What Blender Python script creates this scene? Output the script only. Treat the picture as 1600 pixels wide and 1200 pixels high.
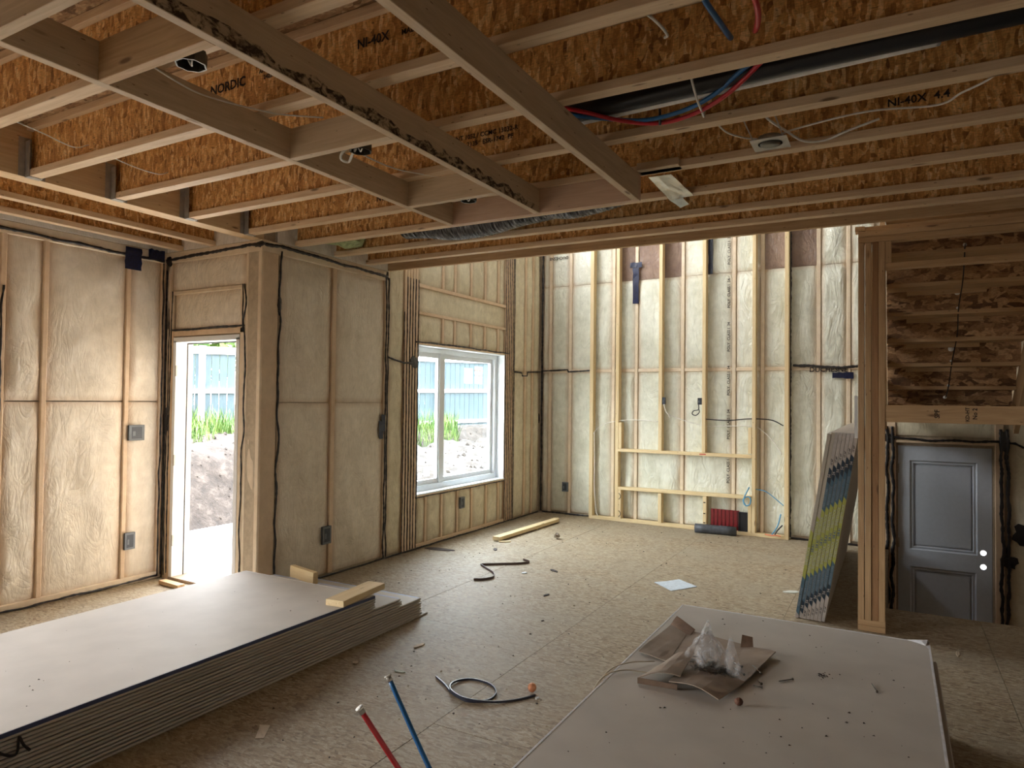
import bpy, bmesh, math, random
from mathutils import Vector, Matrix, noise
random.seed(7)
sc = bpy.context.scene
for o in list(bpy.data.objects): bpy.data.objects.remove(o)
C = sc.collection

# ---------------------------------------------------------------- camera
CAMZ = 1.54
yaw, pitch, roll, FPX = -0.5090, 0.0222, 0.0116, 1065.9
cy_, sy_, cp_, sp_ = math.cos(yaw), math.sin(yaw), math.cos(pitch), math.sin(pitch)
Fw = Vector((sy_*cp_, cy_*cp_, sp_)); R0 = Vector((cy_, -sy_, 0)); U0 = R0.cross(Fw)
Rt = math.cos(roll)*R0 + math.sin(roll)*U0; Up = -math.sin(roll)*R0 + math.cos(roll)*U0
cam = bpy.data.cameras.new('camera'); camo = bpy.data.objects.new('camera', cam); C.objects.link(camo)
camo.matrix_world = Matrix(((Rt.x, Up.x, -Fw.x, 0), (Rt.y, Up.y, -Fw.y, 0), (Rt.z, Up.z, -Fw.z, CAMZ), (0, 0, 0, 1)))
cam.sensor_fit = 'HORIZONTAL'; cam.sensor_width = 36; cam.lens = FPX/1600*36; cam.clip_start = .05; cam.clip_end = 300
sc.camera = camo
# ---------------------------------------------------------------- sky, sun, exposure
sc.view_settings.view_transform = 'Standard'; sc.view_settings.look = 'None'
sc.view_settings.gamma = 1; sc.view_settings.use_curve_mapping = False
sc.view_settings.exposure = 1.78
w = bpy.data.worlds.new('sky'); sc.world = w; w.use_nodes = True
nt = w.node_tree; bg = nt.nodes['Background']
tc = nt.nodes.new('ShaderNodeTexCoord'); sx = nt.nodes.new('ShaderNodeSeparateXYZ'); cr = nt.nodes.new('ShaderNodeValToRGB')
nt.links.new(tc.outputs['Generated'], sx.inputs[0]); nt.links.new(sx.outputs['Z'], cr.inputs[0]); nt.links.new(cr.outputs[0], bg.inputs[0])
cr.color_ramp.elements[0].position = 0.0; cr.color_ramp.elements[0].color = (1, .965, .91, 1)
cr.color_ramp.elements[1].position = 0.8; cr.color_ramp.elements[1].color = (.86, .91, 1, 1)
bg.inputs[1].default_value = 7.0
sun = bpy.data.lights.new('sun', 'SUN'); sun.energy = 9; sun.angle = .02; sun.color = (1, .95, .86)
suno = bpy.data.objects.new('sun', sun); C.objects.link(suno)
suno.rotation_euler = Vector((-.06, .13, -1.0)).to_track_quat('-Z', 'Y').to_euler()

# ---------------------------------------------------------------- helpers
WM = {}
def link(o, parent=None, mw=None):
    mw = mw or Matrix.Identity(4); C.objects.link(o)
    if parent is not None:
        o.parent = parent; o.matrix_local = WM[parent.name].inverted() @ mw
    else: o.matrix_local = mw
    WM[o.name] = mw.copy(); return o
def tag(o, label=None, cat=None, group=None, kind=None):
    if label: o['label'] = label
    if cat: o['category'] = cat
    if group: o['group'] = group
    if kind: o['kind'] = kind
    return o
def thing(name, loc, label, cat, group=None, rz=0):
    o = bpy.data.objects.new(name, None); o.empty_display_size = .1
    link(o, None, Matrix.Translation(loc) @ Matrix.Rotation(rz, 4, 'Z')); return tag(o, label, cat, group)
def mesh(name, verts, faces, mat, parent=None, mw=None, smooth=False):
    me = bpy.data.meshes.new(name); me.from_pydata([tuple(v) for v in verts], [], faces)
    me.materials.append(mat)
    if smooth: me.polygons.foreach_set('use_smooth', [True]*len(me.polygons))
    me.update(); return link(bpy.data.objects.new(name, me), parent, mw)
BF = [(0, 3, 2, 1), (4, 5, 6, 7), (0, 1, 5, 4), (1, 2, 6, 5), (2, 3, 7, 6), (3, 0, 4, 7)]
def boxv(x0, x1, y0, y1, z0, z1):
    return [(x0, y0, z0), (x1, y0, z0), (x1, y1, z0), (x0, y1, z0), (x0, y0, z1), (x1, y0, z1), (x1, y1, z1), (x0, y1, z1)]
def boxes(name, bl, mat, parent=None, mw=None):
    v, f = [], []
    for b in bl:
        n = len(v); v += boxv(*b); f += [tuple(i+n for i in q) for q in BF]
    return mesh(name, v, f, mat, parent, mw)
def box(name, b, mat, parent=None):
    """axis-aligned box whose local X runs along its longest side (grain direction)"""
    dx, dy, dz = b[1]-b[0], b[3]-b[2], b[5]-b[4]; c = Vector(((b[0]+b[1])/2, (b[2]+b[3])/2, (b[4]+b[5])/2))
    if dx >= dy and dx >= dz: R = Matrix.Identity(4); s = (dx, dy, dz)
    elif dy >= dz: R = Matrix.Rotation(math.pi/2, 4, 'Z'); s = (dy, dx, dz)
    else: R = Matrix.Rotation(-math.pi/2, 4, 'Y'); s = (dz, dy, dx)
    s = [a/2 for a in s]
    return chamf(name, s, mat, parent, Matrix.Translation(c) @ R)
def chamf(name, s, mat, parent, mw, c=.0018):
    c = min(c, min(s)*.4); x, y, z = s
    prof = [(-y, -z+c), (-y+c, -z), (y-c, -z), (y, -z+c), (y, z-c), (y-c, z), (-y+c, z), (-y, z-c)]
    v = [(-x, a, b) for a, b in prof] + [(x, a, b) for a, b in prof]
    f = [tuple(range(8))[::-1], tuple(range(8, 16))] + [(i, (i+1) % 8, 8+(i+1) % 8, 8+i) for i in range(8)]
    f = [tuple(reversed(q)) for q in f]
    return mesh(name, v, f, mat, parent, mw)
def bar(name, p0, p1, wd, ht, mat, parent=None, up=(0, 0, 1)):
    """board between two points; wd sideways, ht along up"""
    p0, p1 = Vector(p0), Vector(p1); X = (p1-p0).normalized(); Y = Vector(up).cross(X).normalized(); Z = X.cross(Y)
    c = (p0+p1)/2; mw = Matrix(((X.x, Y.x, Z.x, c.x), (X.y, Y.y, Z.y, c.y), (X.z, Y.z, Z.z, c.z), (0, 0, 0, 1)))
    return chamf(name, ((p1-p0).length/2, wd/2, ht/2), mat, parent, mw)
def smooth_path(pts, n=6):
    pts = [Vector(p) for p in pts]
    if len(pts) < 3: return pts
    out = []; P = [2*pts[0]-pts[1]]+pts+[2*pts[-1]-pts[-2]]
    for i in range(1, len(P)-2):
        a, b, c, d = P[i-1:i+3]
        for k in range(n):
            t = k/n; out.append(.5*((2*b)+(c-a)*t+(2*a-5*b+4*c-d)*t*t+(3*b-a-3*c+d)*t**3))
    return out+[pts[-1]]
def tubedata(pts, r, seg=8, flat=1.0, upv=None, jit=0):
    v, f = [], []; n = len(pts); prev = None
    for i, p in enumerate(pts):
        t = (pts[min(i+1, n-1)]-pts[max(i-1, 0)]).normalized()
        if upv: a = Vector(upv)
        else: a = prev if prev else (Vector((0, 0, 1)) if abs(t.z) < .9 else Vector((1, 0, 0)))
        b = t.cross(a).normalized(); a = b.cross(t).normalized(); prev = a
        rr = r(i/(n-1)) if callable(r) else r
        if jit: rr *= 1+jit*(random.random()-.4)
        for k in range(seg):
            q = 2*math.pi*k/seg; v.append(p+b*math.cos(q)*rr+a*math.sin(q)*rr*flat)
    for i in range(n-1):
        for k in range(seg):
            f.append((i*seg+k, i*seg+(k+1) % seg, (i+1)*seg+(k+1) % seg, (i+1)*seg+k))
    f.append(tuple(range(seg))[::-1]); f.append(tuple(range((n-1)*seg, n*seg)))
    return v, f
def tube(name, pts, r, mat, parent=None, n=6, seg=8, flat=1.0, upv=None):
    v, f = tubedata(smooth_path(pts, n), r, seg, flat, upv); return mesh(name, v, f, mat, parent, None, True)
def centre(o, to):
    """move a free-standing mesh's origin to a point"""
    to = Vector(to); o.data.transform(Matrix.Translation(-to)); o.matrix_local = Matrix.Translation(to); WM[o.name] = Matrix.Translation(to); return o
def text(name, s, size, mw, mat, parent, align='CENTER'):
    cu = bpy.data.curves.new(name, 'FONT'); cu.body = s; cu.size = size; cu.align_x = align; cu.align_y = 'CENTER'; cu.extrude = .0004; cu.offset = size*.018
    cu.resolution_u = 2
    t = bpy.data.objects.new(name, cu); me = bpy.data.meshes.new_from_object(t); bpy.data.objects.remove(t)
    me.name = name; me.materials.clear(); me.materials.append(mat)
    return link(bpy.data.objects.new(name, me), parent, mw)
def frame(o, X, Y):
    X, Y = Vector(X).normalized(), Vector(Y).normalized(); Z = X.cross(Y); o = Vector(o)
    return Matrix(((X.x, Y.x, Z.x, o.x), (X.y, Y.y, Z.y, o.y), (X.z, Y.z, Z.z, o.z), (0, 0, 0, 1)))

# ---------------------------------------------------------------- materials
class NT:
    def __init__(s, name):
        s.m = bpy.data.materials.new(name); s.m.use_nodes = True; s.t = s.m.node_tree; s.b = s.t.nodes['Principled BSDF']
    def n(s, typ, ins=None, **kw):
        nd = s.t.nodes.new('ShaderNode'+typ)
        for k, v in kw.items(): setattr(nd, k, v)
        for k, v in (ins or {}).items():
            if isinstance(v, bpy.types.NodeSocket): s.t.links.new(v, nd.inputs[k])
            else: nd.inputs[k].default_value = v
        return nd
    def ramp(s, fac, stops, interp='LINEAR'):
        nd = s.n('ValToRGB', {0: fac}); r = nd.color_ramp; r.interpolation = interp
        while len(r.elements) < len(stops): r.elements.new(.5)
        for e, (p, c) in zip(r.elements, stops): e.position = p; e.color = (*c, 1) if len(c) == 3 else c
        return nd.outputs[0]
    def mix(s, fac, a, b, mode='MIX'):
        nd = s.n('Mix', data_type='RGBA', blend_type=mode)
        for i, v in ((0, fac), (6, a), (7, b)):
            if isinstance(v, bpy.types.NodeSocket): s.t.links.new(v, nd.inputs[i])
            elif i and len(v) == 3: nd.inputs[i].default_value = (*v, 1)
            else: nd.inputs[i].default_value = v
        return nd.outputs[2]
    def math(s, op, a, b=0.0):
        nd = s.n('Math', {0: a, 1: b}, operation=op); return nd.outputs[0]
    def co(s, swz=None, rnd=True):
        v = s.n('TexCoord').outputs['Object']
        if rnd:
            r = s.n('ObjectInfo').outputs['Random']; k = s.math('MULTIPLY', r, 37.0)
            cb = s.n('CombineXYZ', {0: k, 1: k, 2: k}).outputs[0]; v = s.n('VectorMath', {0: v, 1: cb}, operation='ADD').outputs[0]
        if swz:
            q = s.n('SeparateXYZ', {0: v}).outputs; v = s.n('CombineXYZ', {0: q[swz[0]], 1: q[swz[1]]}).outputs[0]
        return v
    def mp(s, v, sc, rot=(0, 0, 0)):
        return s.n('Mapping', {'Vector': v, 'Scale': sc, 'Rotation': rot}).outputs[0]
    def noise(s, v, scale, detail=3, dist=0.0, rough=.5):
        return s.n('TexNoise', {'Vector': v, 'Scale': scale, 'Detail': detail, 'Distortion': dist, 'Roughness': rough}).outputs['Fac']
    def bump(s, h, st, d=.01):
        b = s.n('Bump', {'Height': h, 'Strength': st, 'Distance': d}).outputs[0]; s.t.links.new(b, s.b.inputs['Normal'])
    def set(s, **kw):
        for k, v in kw.items():
            i = s.b.inputs[k.replace('_', ' ')]
            if isinstance(v, bpy.types.NodeSocket): s.t.links.new(v, i)
            else: i.default_value = (*v, 1) if isinstance(v, tuple) and len(v) == 3 else v
        return s.m
def plain(name, col, rough=.6, metal=0.0, var=.12, sc=30, **kw):
    t = NT(name); n = t.noise(t.co(), sc, 4)
    c = t.ramp(n, [(.3, tuple(a*(1-var) for a in col)), (.7, tuple(min(1, a*(1+var)) for a in col))])
    t.bump(n, .08, .002); return t.set(Base_Color=c, Roughness=rough, Metallic=metal, **kw)
def lumber(name, a, b, coat=0.0, dark=(.16, .08, .035), rough=.62, knots=.115, dirt=0.0):
    t = NT(name); v = t.co()
    g = t.noise(t.mp(v, (1.2, 16, 16)), 2.5, 5, 1.2); fine = t.noise(t.mp(v, (4, 160, 160)), 1.5, 3)
    c = t.ramp(g, [(.3, a), (.68, b)]); c = t.mix(t.math('MULTIPLY', fine, .35), c, tuple(x*.62 for x in a))
    k = t.n('TexVoronoi', {'Vector': t.mp(v, (2.6, 10, 10)), 'Scale': 1.0}).outputs['Distance']
    kf = t.ramp(k, [(knots*.5, (1, 1, 1)), (knots, (0, 0, 0))]); c = t.mix(t.math('MULTIPLY', kf, .85), c, dark)
    if dirt:
        d = t.ramp(t.noise(v, 6, 4), [(.55, (0, 0, 0)), (.75, (1, 1, 1))]); c = t.mix(t.math('MULTIPLY', d, dirt), c, tuple(x*.5 for x in a))
    nl = t.n('TexVoronoi', {'Vector': t.mp(v, (9, 30, 30)), 'Scale': 1.0}).outputs['Distance']; c = t.mix(t.math('MULTIPLY', t.ramp(nl, [(.06, (1, 1, 1)), (.09, (0, 0, 0))]), .7), c, dark)
    t.bump(g, .15, .003)
    return t.set(Base_Color=c, Roughness=rough, Coat_Weight=coat, Coat_Roughness=.25)
def osb(name, stops, sx=13, sy=46, swz=(0, 1), rough=.75, dust=None, bump=.35, rnd=True, darkf=.5):
    t = NT(name); v = t.co(swz, rnd); sel = t.noise(v, 9, 2); wv = t.n('TexNoise', {'Vector': v, 'Scale': 5.0, 'Detail': 2.0}).outputs['Color']
    v2 = t.n('VectorMath', {0: t.n('VectorMath', {0: wv, 'Scale': .05}, operation='SCALE').outputs[0], 1: v}, operation='ADD').outputs[0]
    L = []
    for i, (rot, a, b) in enumerate(((.35, sx, sy), (-.7, sx*1.15, sy*.9), (1.35, sx*.9, sy*1.1))):
        vo = t.n('TexVoronoi', {'Vector': t.mp(v2, (a, b, 1), (0, 0, rot)), 'Scale': 1.0, 'Randomness': 1.0}, voronoi_dimensions='2D')
        L.append(t.n('SeparateColor', {0: vo.outputs['Color']}).outputs[0])
    f1 = t.ramp(sel, [(.43, (0, 0, 0)), (.45, (1, 1, 1))]); f2 = t.ramp(sel, [(.53, (0, 0, 0)), (.55, (1, 1, 1))])
    val = t.mix(f2, t.mix(f1, L[0], L[1]), L[2])
    c = t.ramp(val, stops); fine = t.noise(t.mp(v2, (25, 90, 1), (0, 0, .3)), 2, 4)
    c = t.mix(.55, c, t.mix(1.0, c, t.ramp(fine, [(.3, (.45, .42, .4)), (.62, (1.15, 1.12, 1.1))]), 'MULTIPLY'))
    dk = t.ramp(t.noise(t.mp(v2, (30, 95, 1), (0, 0, -.8)), 1, 1), [(.70, (0, 0, 0)), (.73, (1, 1, 1))]); c = t.mix(t.math('MULTIPLY', dk, darkf), c, (.06, .035, .02))
    if dust:
        d = t.ramp(t.noise(v, 1.6, 6, .5, .65), [(.35, (0, 0, 0)), (.72, (1, 1, 1))]); c = t.mix(t.math('MULTIPLY', d, dust[1]), c, dust[0])
        st = t.ramp(t.noise(t.mp(v, (1, 1, 1)), 3.3, 5, 1.0, .7), [(.62, (0, 0, 0)), (.72, (1, 1, 1))]); c = t.mix(t.math('MULTIPLY', st, dust[3]), c, dust[2])
    if not dust:
        f2 = t.noise(t.mp(v2, (70, 14, 1) if sx > 30 else (18, 60, 1), (0, 0, .15)), 2, 4, .8, .65); c = t.mix(.7, c, t.mix(1.0, c, t.ramp(f2, [(.32, (.62, .56, .5)), (.55, (1.05, 1.05, 1.05)), (.72, (1.35, 1.35, 1.4))]), 'MULTIPLY'))
    if dust:
        sp = t.noise(v, 150, 3, 0, .7); c = t.mix(.5, c, t.mix(1.0, c, t.ramp(sp, [(.3, (.5, .48, .45)), (.7, (1.35, 1.33, 1.3))]), 'MULTIPLY'))
        s2 = t.n('TexVoronoi', {'Vector': v, 'Scale': 22.0}).outputs['Distance']; c = t.mix(t.math('MULTIPLY', t.ramp(s2, [(.05, (1, 1, 1)), (.09, (0, 0, 0))]), .6), c, (.11, .085, .06))
    t.bump(val, bump, .0025)
    return t.set(Base_Color=c, Roughness=rough)
def film(name, a, b, coat=.55, crump=.5, edge=None):
    t = NT(name); v = t.co(); n = t.noise(v, 2.2, 5, .6)
    c = t.ramp(n, [(.3, a), (.65, b)]); c = t.mix(.35, c, t.ramp(t.noise(v, 14, 4), [(.35, tuple(x*.82 for x in a)), (.7, b)]))
    if edge:
        e_ = t.n('Attribute', attribute_name='edge').outputs['Fac']; e_ = t.math('MULTIPLY', e_, t.math('ADD', .35, t.noise(t.mp(v, (6, 6, 2)), 1.6, 3, .5))); c = t.mix(t.n('Clamp', {0: e_}).outputs[0], c, edge)
    wv = t.noise(t.mp(v, (2.0, 2.0, .9), (.3, .2, .4)), 3.2, 3, 2.2); r1 = t.math('ABSOLUTE', t.math('SUBTRACT', wv, .5))
    w2 = t.noise(t.mp(v, (9, 9, 2.2)), 2.0, 2, 1.5); r2 = t.math('ABSOLUTE', t.math('SUBTRACT', w2, .5))
    w3 = t.noise(t.mp(v, (3.2, 3.2, 1.6), (.5, -.4, .6)), 2.6, 2, 1.8); r3 = t.math('ABSOLUTE', t.math('SUBTRACT', w3, .5)); h = t.math('ADD', t.math('POWER', r1, .7), t.math('MULTIPLY', r2, .5)); hc = t.math('ADD', h, t.math('POWER', r3, .4)); b_ = t.n('Bump', {'Height': hc, 'Strength': min(1, crump*1.6), 'Distance': .035}).outputs[0]
    t.t.links.new(b_, t.b.inputs['Coat Normal']); t.t.links.new(t.n('Bump', {'Height': h, 'Strength': crump*.5, 'Distance': .02}).outputs[0], t.b.inputs['Normal'])
    return t.set(Base_Color=c, Roughness=.75, Coat_Weight=min(1, coat*1.3), Coat_Roughness=.12)

JW = lumber('flange_wood', (.68, .48, .29), (.84, .64, .42))
LVL = lumber('laminated_wood', (.66, .44, .24), (.80, .60, .36), knots=.09)
PINE = lumber('pine', (.58, .43, .27), (.72, .56, .38))
PINE2 = lumber('pine_frame', (.72, .54, .28), (.84, .67, .40))
PINE3 = lumber('pine_brown', (.52, .33, .17), (.68, .47, .26))
PINKW = lumber('pink_pine', (.62, .41, .28), (.72, .51, .36))
DIRTW = lumber('water_stained_pine', (.55, .41, .26), (.66, .51, .34), dirt=.3)
UND = film('stud_behind_film', (.68, .48, .30), (.78, .60, .41), .4, .15)
UNDP = film('stud_behind_film_pale', (.68, .53, .36), (.78, .66, .49), .4, .15)
BATT = film('batt_behind_film', (.74, .65, .51), (.88, .80, .67), .7, .55, (.55, .37, .22))
BATTC = film('batt_behind_clear_film', (.62, .62, .49), (.80, .80, .68), .9, 1.3, (.52, .38, .24))
BATTY = film('batt_yellowed_behind_film', (.64, .56, .38), (.82, .75, .56), .5, .9, (.46, .32, .18))
SMOOTHF = film('tan_film', (.64, .48, .32), (.74, .58, .41), .35, .25)
BROWNF = film('brown_panel_behind_film', (.20, .12, .085), (.32, .22, .16), .6, .8)
SEAL = plain('black_sealant', (.022, .018, .018), .32)
JO = osb('web_board', [(0, (.30, .135, .04)), (.12, (.52, .25, .075)), (.5, (.70, .37, .12)), (.8, (.83, .50, .19)), (1, (.92, .66, .32))], 62, 17, (0, 2), bump=.2, darkf=.6)
SUBO = osb('subfloor_board', [(0, (.20, .11, .05)), (.3, (.38, .22, .11)), (.7, (.52, .34, .18)), (1, (.64, .46, .27))])
FLO = osb('floor_board', [(0, (.18, .12, .07)), (.25, (.31, .235, .145)), (.6, (.39, .31, .20)), (1, (.50, .43, .31))], 30, 95,
          dust=((.36, .32, .24), .6, (.34, .18, .11), .32), bump=.3, darkf=.35, rough=.62)
STO = osb('stair_board', [(0, (.14, .07, .03)), (.3, (.30, .165, .08)), (.65, (.46, .27, .13)), (1, (.64, .42, .23))], 9, 30, (0, 2))
BLACKP = plain('black_plastic', (.012, .013, .016), .3)
DUCT = plain('foil_duct', (.10, .10, .105), .28, .85, .5, 60)
FOIL = plain('sheet_metal', (.30, .27, .24), .16, 1.0, .3, 14)
GALV = plain('galvanised_steel', (.42, .40, .37), .5, .5)
WHITE = plain('white_paint', (.86, .87, .88), .4, var=.02)
WIRE = plain('white_wire', (.75, .72, .66), .45)
BLUEP = plain('blue_pipe', (.015, .12, .32), .35)
REDP = plain('red_pipe', (.50, .02, .03), .35)
BTAPE = plain('blue_tape', (.006, .011, .045), .3, var=.5, sc=60)
INK = plain('printing_ink', (.022, .014, .012), .8)
BOXG = plain('grey_box', (.13, .15, .17), .45)
VINYL = plain('vinyl', (.80, .84, .86), .35, var=.02)
def glassm():
    t = NT('window_glass'); t.t.nodes.remove(t.b)
    g = t.n('BsdfGlossy', {'Roughness': .02}); tr = t.n('BsdfTransparent', {0: (.93, .97, .98, 1)})
    fr = t.n('Fresnel', {0: 1.45}); bf = t.n('NewGeometry').outputs['Backfacing']; fac = t.math('MULTIPLY', fr.outputs[0], t.math('SUBTRACT', 1.0, bf)); mx = t.n('MixShader', {0: fac, 1: tr.outputs[0], 2: g.outputs[0]})
    t.t.links.new(mx.outputs[0], t.t.nodes['Material Output'].inputs[0]); return t.m
GLASS = glassm()
ZC = 2.755          # underside of joists
XL, XW, YD = -5.42, -4.24, 3.63
def FY(x): return 8.295-.035*(x+3.45)      # front of the fireplace frame
def BY(x): return FY(x)+.10                # film face of the back wall

# ---------------------------------------------------------------- structure: floor
FB = plain('subfloor_base', (.10, .07, .05), .9)
floor = tag(boxes('floor', [(-5.56, XW-.15, -3.2, YD+.15, -.30, -.0185), (XW-.15, -.04, -3.2, 8.6, -.30, -.0185), (-.04, 3.2, -3.2, 5.9, -.30, -.0185)], FB), kind='structure')
k = 0; xs = [-1.9+1.22*i for i in range(-3, 5)]
for i, x0 in enumerate(xs[:-1]):
    x1 = xs[i+1]; off = 3.90 if i % 2 == 0 else 5.12
    for j in range(-4, 4):
        y0 = off+2.44*j; y1 = y0+2.44
        for (cx0, cx1, cy0, cy1) in ((XL-.03, XW, -3.0, YD+.15), (XW, -.04, -3.0, 8.5), (-.04, 3.0, -3.0, 5.9)):
            X0, X1, Y0, Y1 = max(x0, cx0), min(x1, cx1), max(y0, cy0), min(y1, cy1)
            if X1-X0 > .02 and Y1-Y0 > .02:
                g = .0014
                me = boxes('floor_panel', [(X0+(g if X0 == x0 else 0), X1-(g if X1 == x1 else 0), Y0+(g if Y0 == y0 else 0), Y1-(g if Y1 == y1 else 0), -.0185, -random.random()*.0012)], FLO, floor)
# ---------------------------------------------------------------- walls
class Wall:
    """s runs along the wall, d out of it into the room"""
    def __init__(w, obj, o, S, N): w.o, w.O, w.S, w.N = obj, Vector(o), Vector(S).normalized(), Vector(N).normalized()
    def p(w, s, z, d=0): return w.O+w.S*s+w.N*d+Vector((0, 0, z))
def hexa(w, s0, s1, z0, z1, d0, d1):
    return [w.p(s0, z0, d0), w.p(s1, z0, d0), w.p(s1, z0, d1), w.p(s0, z0, d1), w.p(s0, z1, d0), w.p(s1, z1, d0), w.p(s1, z1, d1), w.p(s0, z1, d1)]
def wallmesh(name, S, N, o, rects, mat, th=.14):
    tmp = Wall(None, o, S, N); v, f = [], []
    for r in rects:
        n = len(v); v += hexa(tmp, *r, -.03-th, -.03); f += [tuple(i+n for i in q) for q in BF]
    ob = tag(mesh(name, v, f, mat), kind='structure'); tmp.o = ob; return tmp
def stud(w, s0, s1, z0, z1, mat=None, d=.003, name='wall_stud'):
    c = w.p((s0+s1)/2, (z0+z1)/2, d-.02); L = z1-z0 >= s1-s0
    X = Vector((0, 0, 1)) if L else w.S; Z = w.N; Y = Z.cross(X)
    return chamf(name, (max(z1-z0, s1-s0)/2, min(z1-z0, s1-s0)/2, .02), mat or UND, w.o, frame(c, X, Y), .006)
def batt(w, s0, s1, z0, z1, mat=None, puff=.016, name='insulation_batt', dn=0):
    mat = mat or BATT; nx = 14; nz = max(5, min(40, int((z1-z0)/.045))); v, f = [], []; sd = random.random()*50
    for j in range(nz+1):
        for i in range(nx+1):
            a, b = i/nx, j/nz; s = s0+(s1-s0)*a; z = z0+(z1-z0)*b
            e = (1-abs(2*a-1)**5)*(1-abs(2*b-1)**(9 if z1-z0 > .6 else 5))
            n = noise.noise(Vector((s*5+sd, z*2.6, 0)))*.024+noise.noise(Vector((s*12+z*5, z*7-s*4+sd, 3)))*.009+noise.noise(Vector((s*26+z*9, z*12+sd, 8)))*.004
            v.append(w.p(s, z, -.016+dn+e*(puff+n)))
    q = nx+1
    for j in range(nz):
        for i in range(nx): f.append((j*q+i, j*q+i+1, (j+1)*q+i+1, (j+1)*q+i))
    nrm = (v[1]-v[0]).cross(v[q]-v[0])
    if nrm.dot(w.N) < 0: f = [t[::-1] for t in f]
    o = mesh(name, v, f, mat, w.o, None, True); at_ = o.data.attributes.new('edge', 'FLOAT', 'POINT')
    for j in range(nz+1):
        for i in range(q):
            dd = min(i, nx-i)/nx*(s1-s0); ez = min(j, nz-j)/nz*(z1-z0); at_.data[j*q+i].value = max(0, 1-dd/.055)*.9+max(0, 1-ez/.03)*.5
    return o
def bead(w, pts, r=.007, name='sealant_bead', wob=.006, d=.006, parent=None):
    P = []
    for (a, b) in zip(pts[:-1], pts[1:]):
        L = math.hypot(b[0]-a[0], b[1]-a[1]); n = max(2, int(L/.022))
        for i in range(n): P.append((a[0]+(b[0]-a[0])*i/n, a[1]+(b[1]-a[1])*i/n))
    P.append(pts[-1]); sd = random.random()*99
    Q = [w.p(s+wob*noise.noise(Vector((sd, i*.12, 0)))*2, z+wob*.6*noise.noise(Vector((i*.12, sd, 5)))*2, d) for i, (s, z) in enumerate(P)]
    v, f = tubedata(Q, lambda t: r, 6, .55, w.N, .55); return mesh(name, v, f, SEAL, parent or w.o, None, True)

SHE = plain('sheathing', (.45, .36, .25), .8)
# left wall
WL = wallmesh('wall_left', (0, 1, 0), (1, 0, 0), (XL, 0, 0), [(-3.2, -1.1, 0, 3.06), (-1.1, .85, 2.2, 3.06), (.85, YD+.17, 0, 3.06)], SHE)  # out-of-view gap in this wall is added and sized to brighten the room
ls = [.91, 1.26, 1.66, 2.07, 2.41, 2.686, 3.305]
for s in ls: stud(WL, s-.02, s+.02, .06, 2.66)
stud(WL, 3.585, YD, .06, 2.66); stud(WL, .87, YD, 0, .06, UNDP); stud(WL, .87, YD, 2.66, 2.755, UNDP)
for a, b in zip(ls, ls[1:]+[3.605]):
    batt(WL, a+.02, b-.02, .06, 1.48); batt(WL, a+.02, b-.02, 1.49, 2.66)
bead(WL, [(1.0, 2.69), (2.38, 2.693), (3.0, 2.685), (3.23, 2.677), (3.6, 2.675)], .011, wob=.01)
bead(WL, [(3.600, .03), (3.6, .9), (3.605, 1.5), (3.60, 2.66)], .006, wob=.005)
bead(WL, [(1.0, .02), (2.5, .015), (3.2, .02), (3.6, .02)], .008, wob=.012, d=.012)
bead(WL, [(2.405, .9), (2.40, 2.2), (2.405, 2.3)], .007)
# door wall
WD = wallmesh('wall_alcove', (1, 0, 0), (0, -1, 0), (0, YD, 0), [(-5.56, -5.30, 0, 3.06), (-5.30, -4.48, 2.03, 3.06), (-4.48, XW-.025, 0, 3.06)], SHE, .12)
stud(WD, XL+.03, -5.35, 0, 2.1, UNDP); stud(WD, -5.345, -5.30, 0, 2.1)
batt(WD, XL+.02, -5.345, 2.10, 2.66); stud(WD, -5.345, -5.31, 2.10, 2.42, UNDP)
stud(WD, -5.30, -4.43, 2.035, 2.085); batt(WD, -5.30, -4.43, 2.09, 2.385, BATT, .012); stud(WD, -5.34, -4.43, 2.385, 2.42, UNDP)
batt(WD, -5.34, -4.42, 2.425, 2.66, BATT, .01)
stud(WD, -4.48, -4.42, 0, 2.39, UNDP); stud(WD, -4.42, -4.385, 0, 2.66, UNDP); batt(WD, -4.385, -4.285, 0, 2.66, UNDP, .008); stud(WD, -4.285, XW, 0, 2.66, UNDP)
stud(WD, XL, XW, 2.66, 2.755, UNDP)
bead(WD, [(-5.405, .03), (-5.40, 1.2), (-5.405, 2.6)], .009, wob=.006); bead(WD, [(-5.37, .03), (-5.375, 1.0), (-5.36, 1.4), (-5.365, 2.42)], .006, wob=.004)
bead(WD, [(-5.335, .05), (-5.34, 1.3), (-5.325, 2.42)], .006, wob=.004); bead(WD, [(-5.34, 2.09), (-5.0, 2.085), (-4.7, 2.095), (-4.42, 2.09)], .008)
bead(WD, [(-4.425, .03), (-4.43, .8), (-4.415, 1.4), (-4.42, 2.0), (-4.42, 2.42)], .007, wob=.014)
bead(WD, [(-4.45, 2.05), (-4.445, 2.42)], .006)
bead(WD, [(XL, 2.69), (-5.1, 2.70), (-4.7, 2.71), (-4.4, 2.715), (XW, 2.712)], .012, wob=.012)
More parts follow.
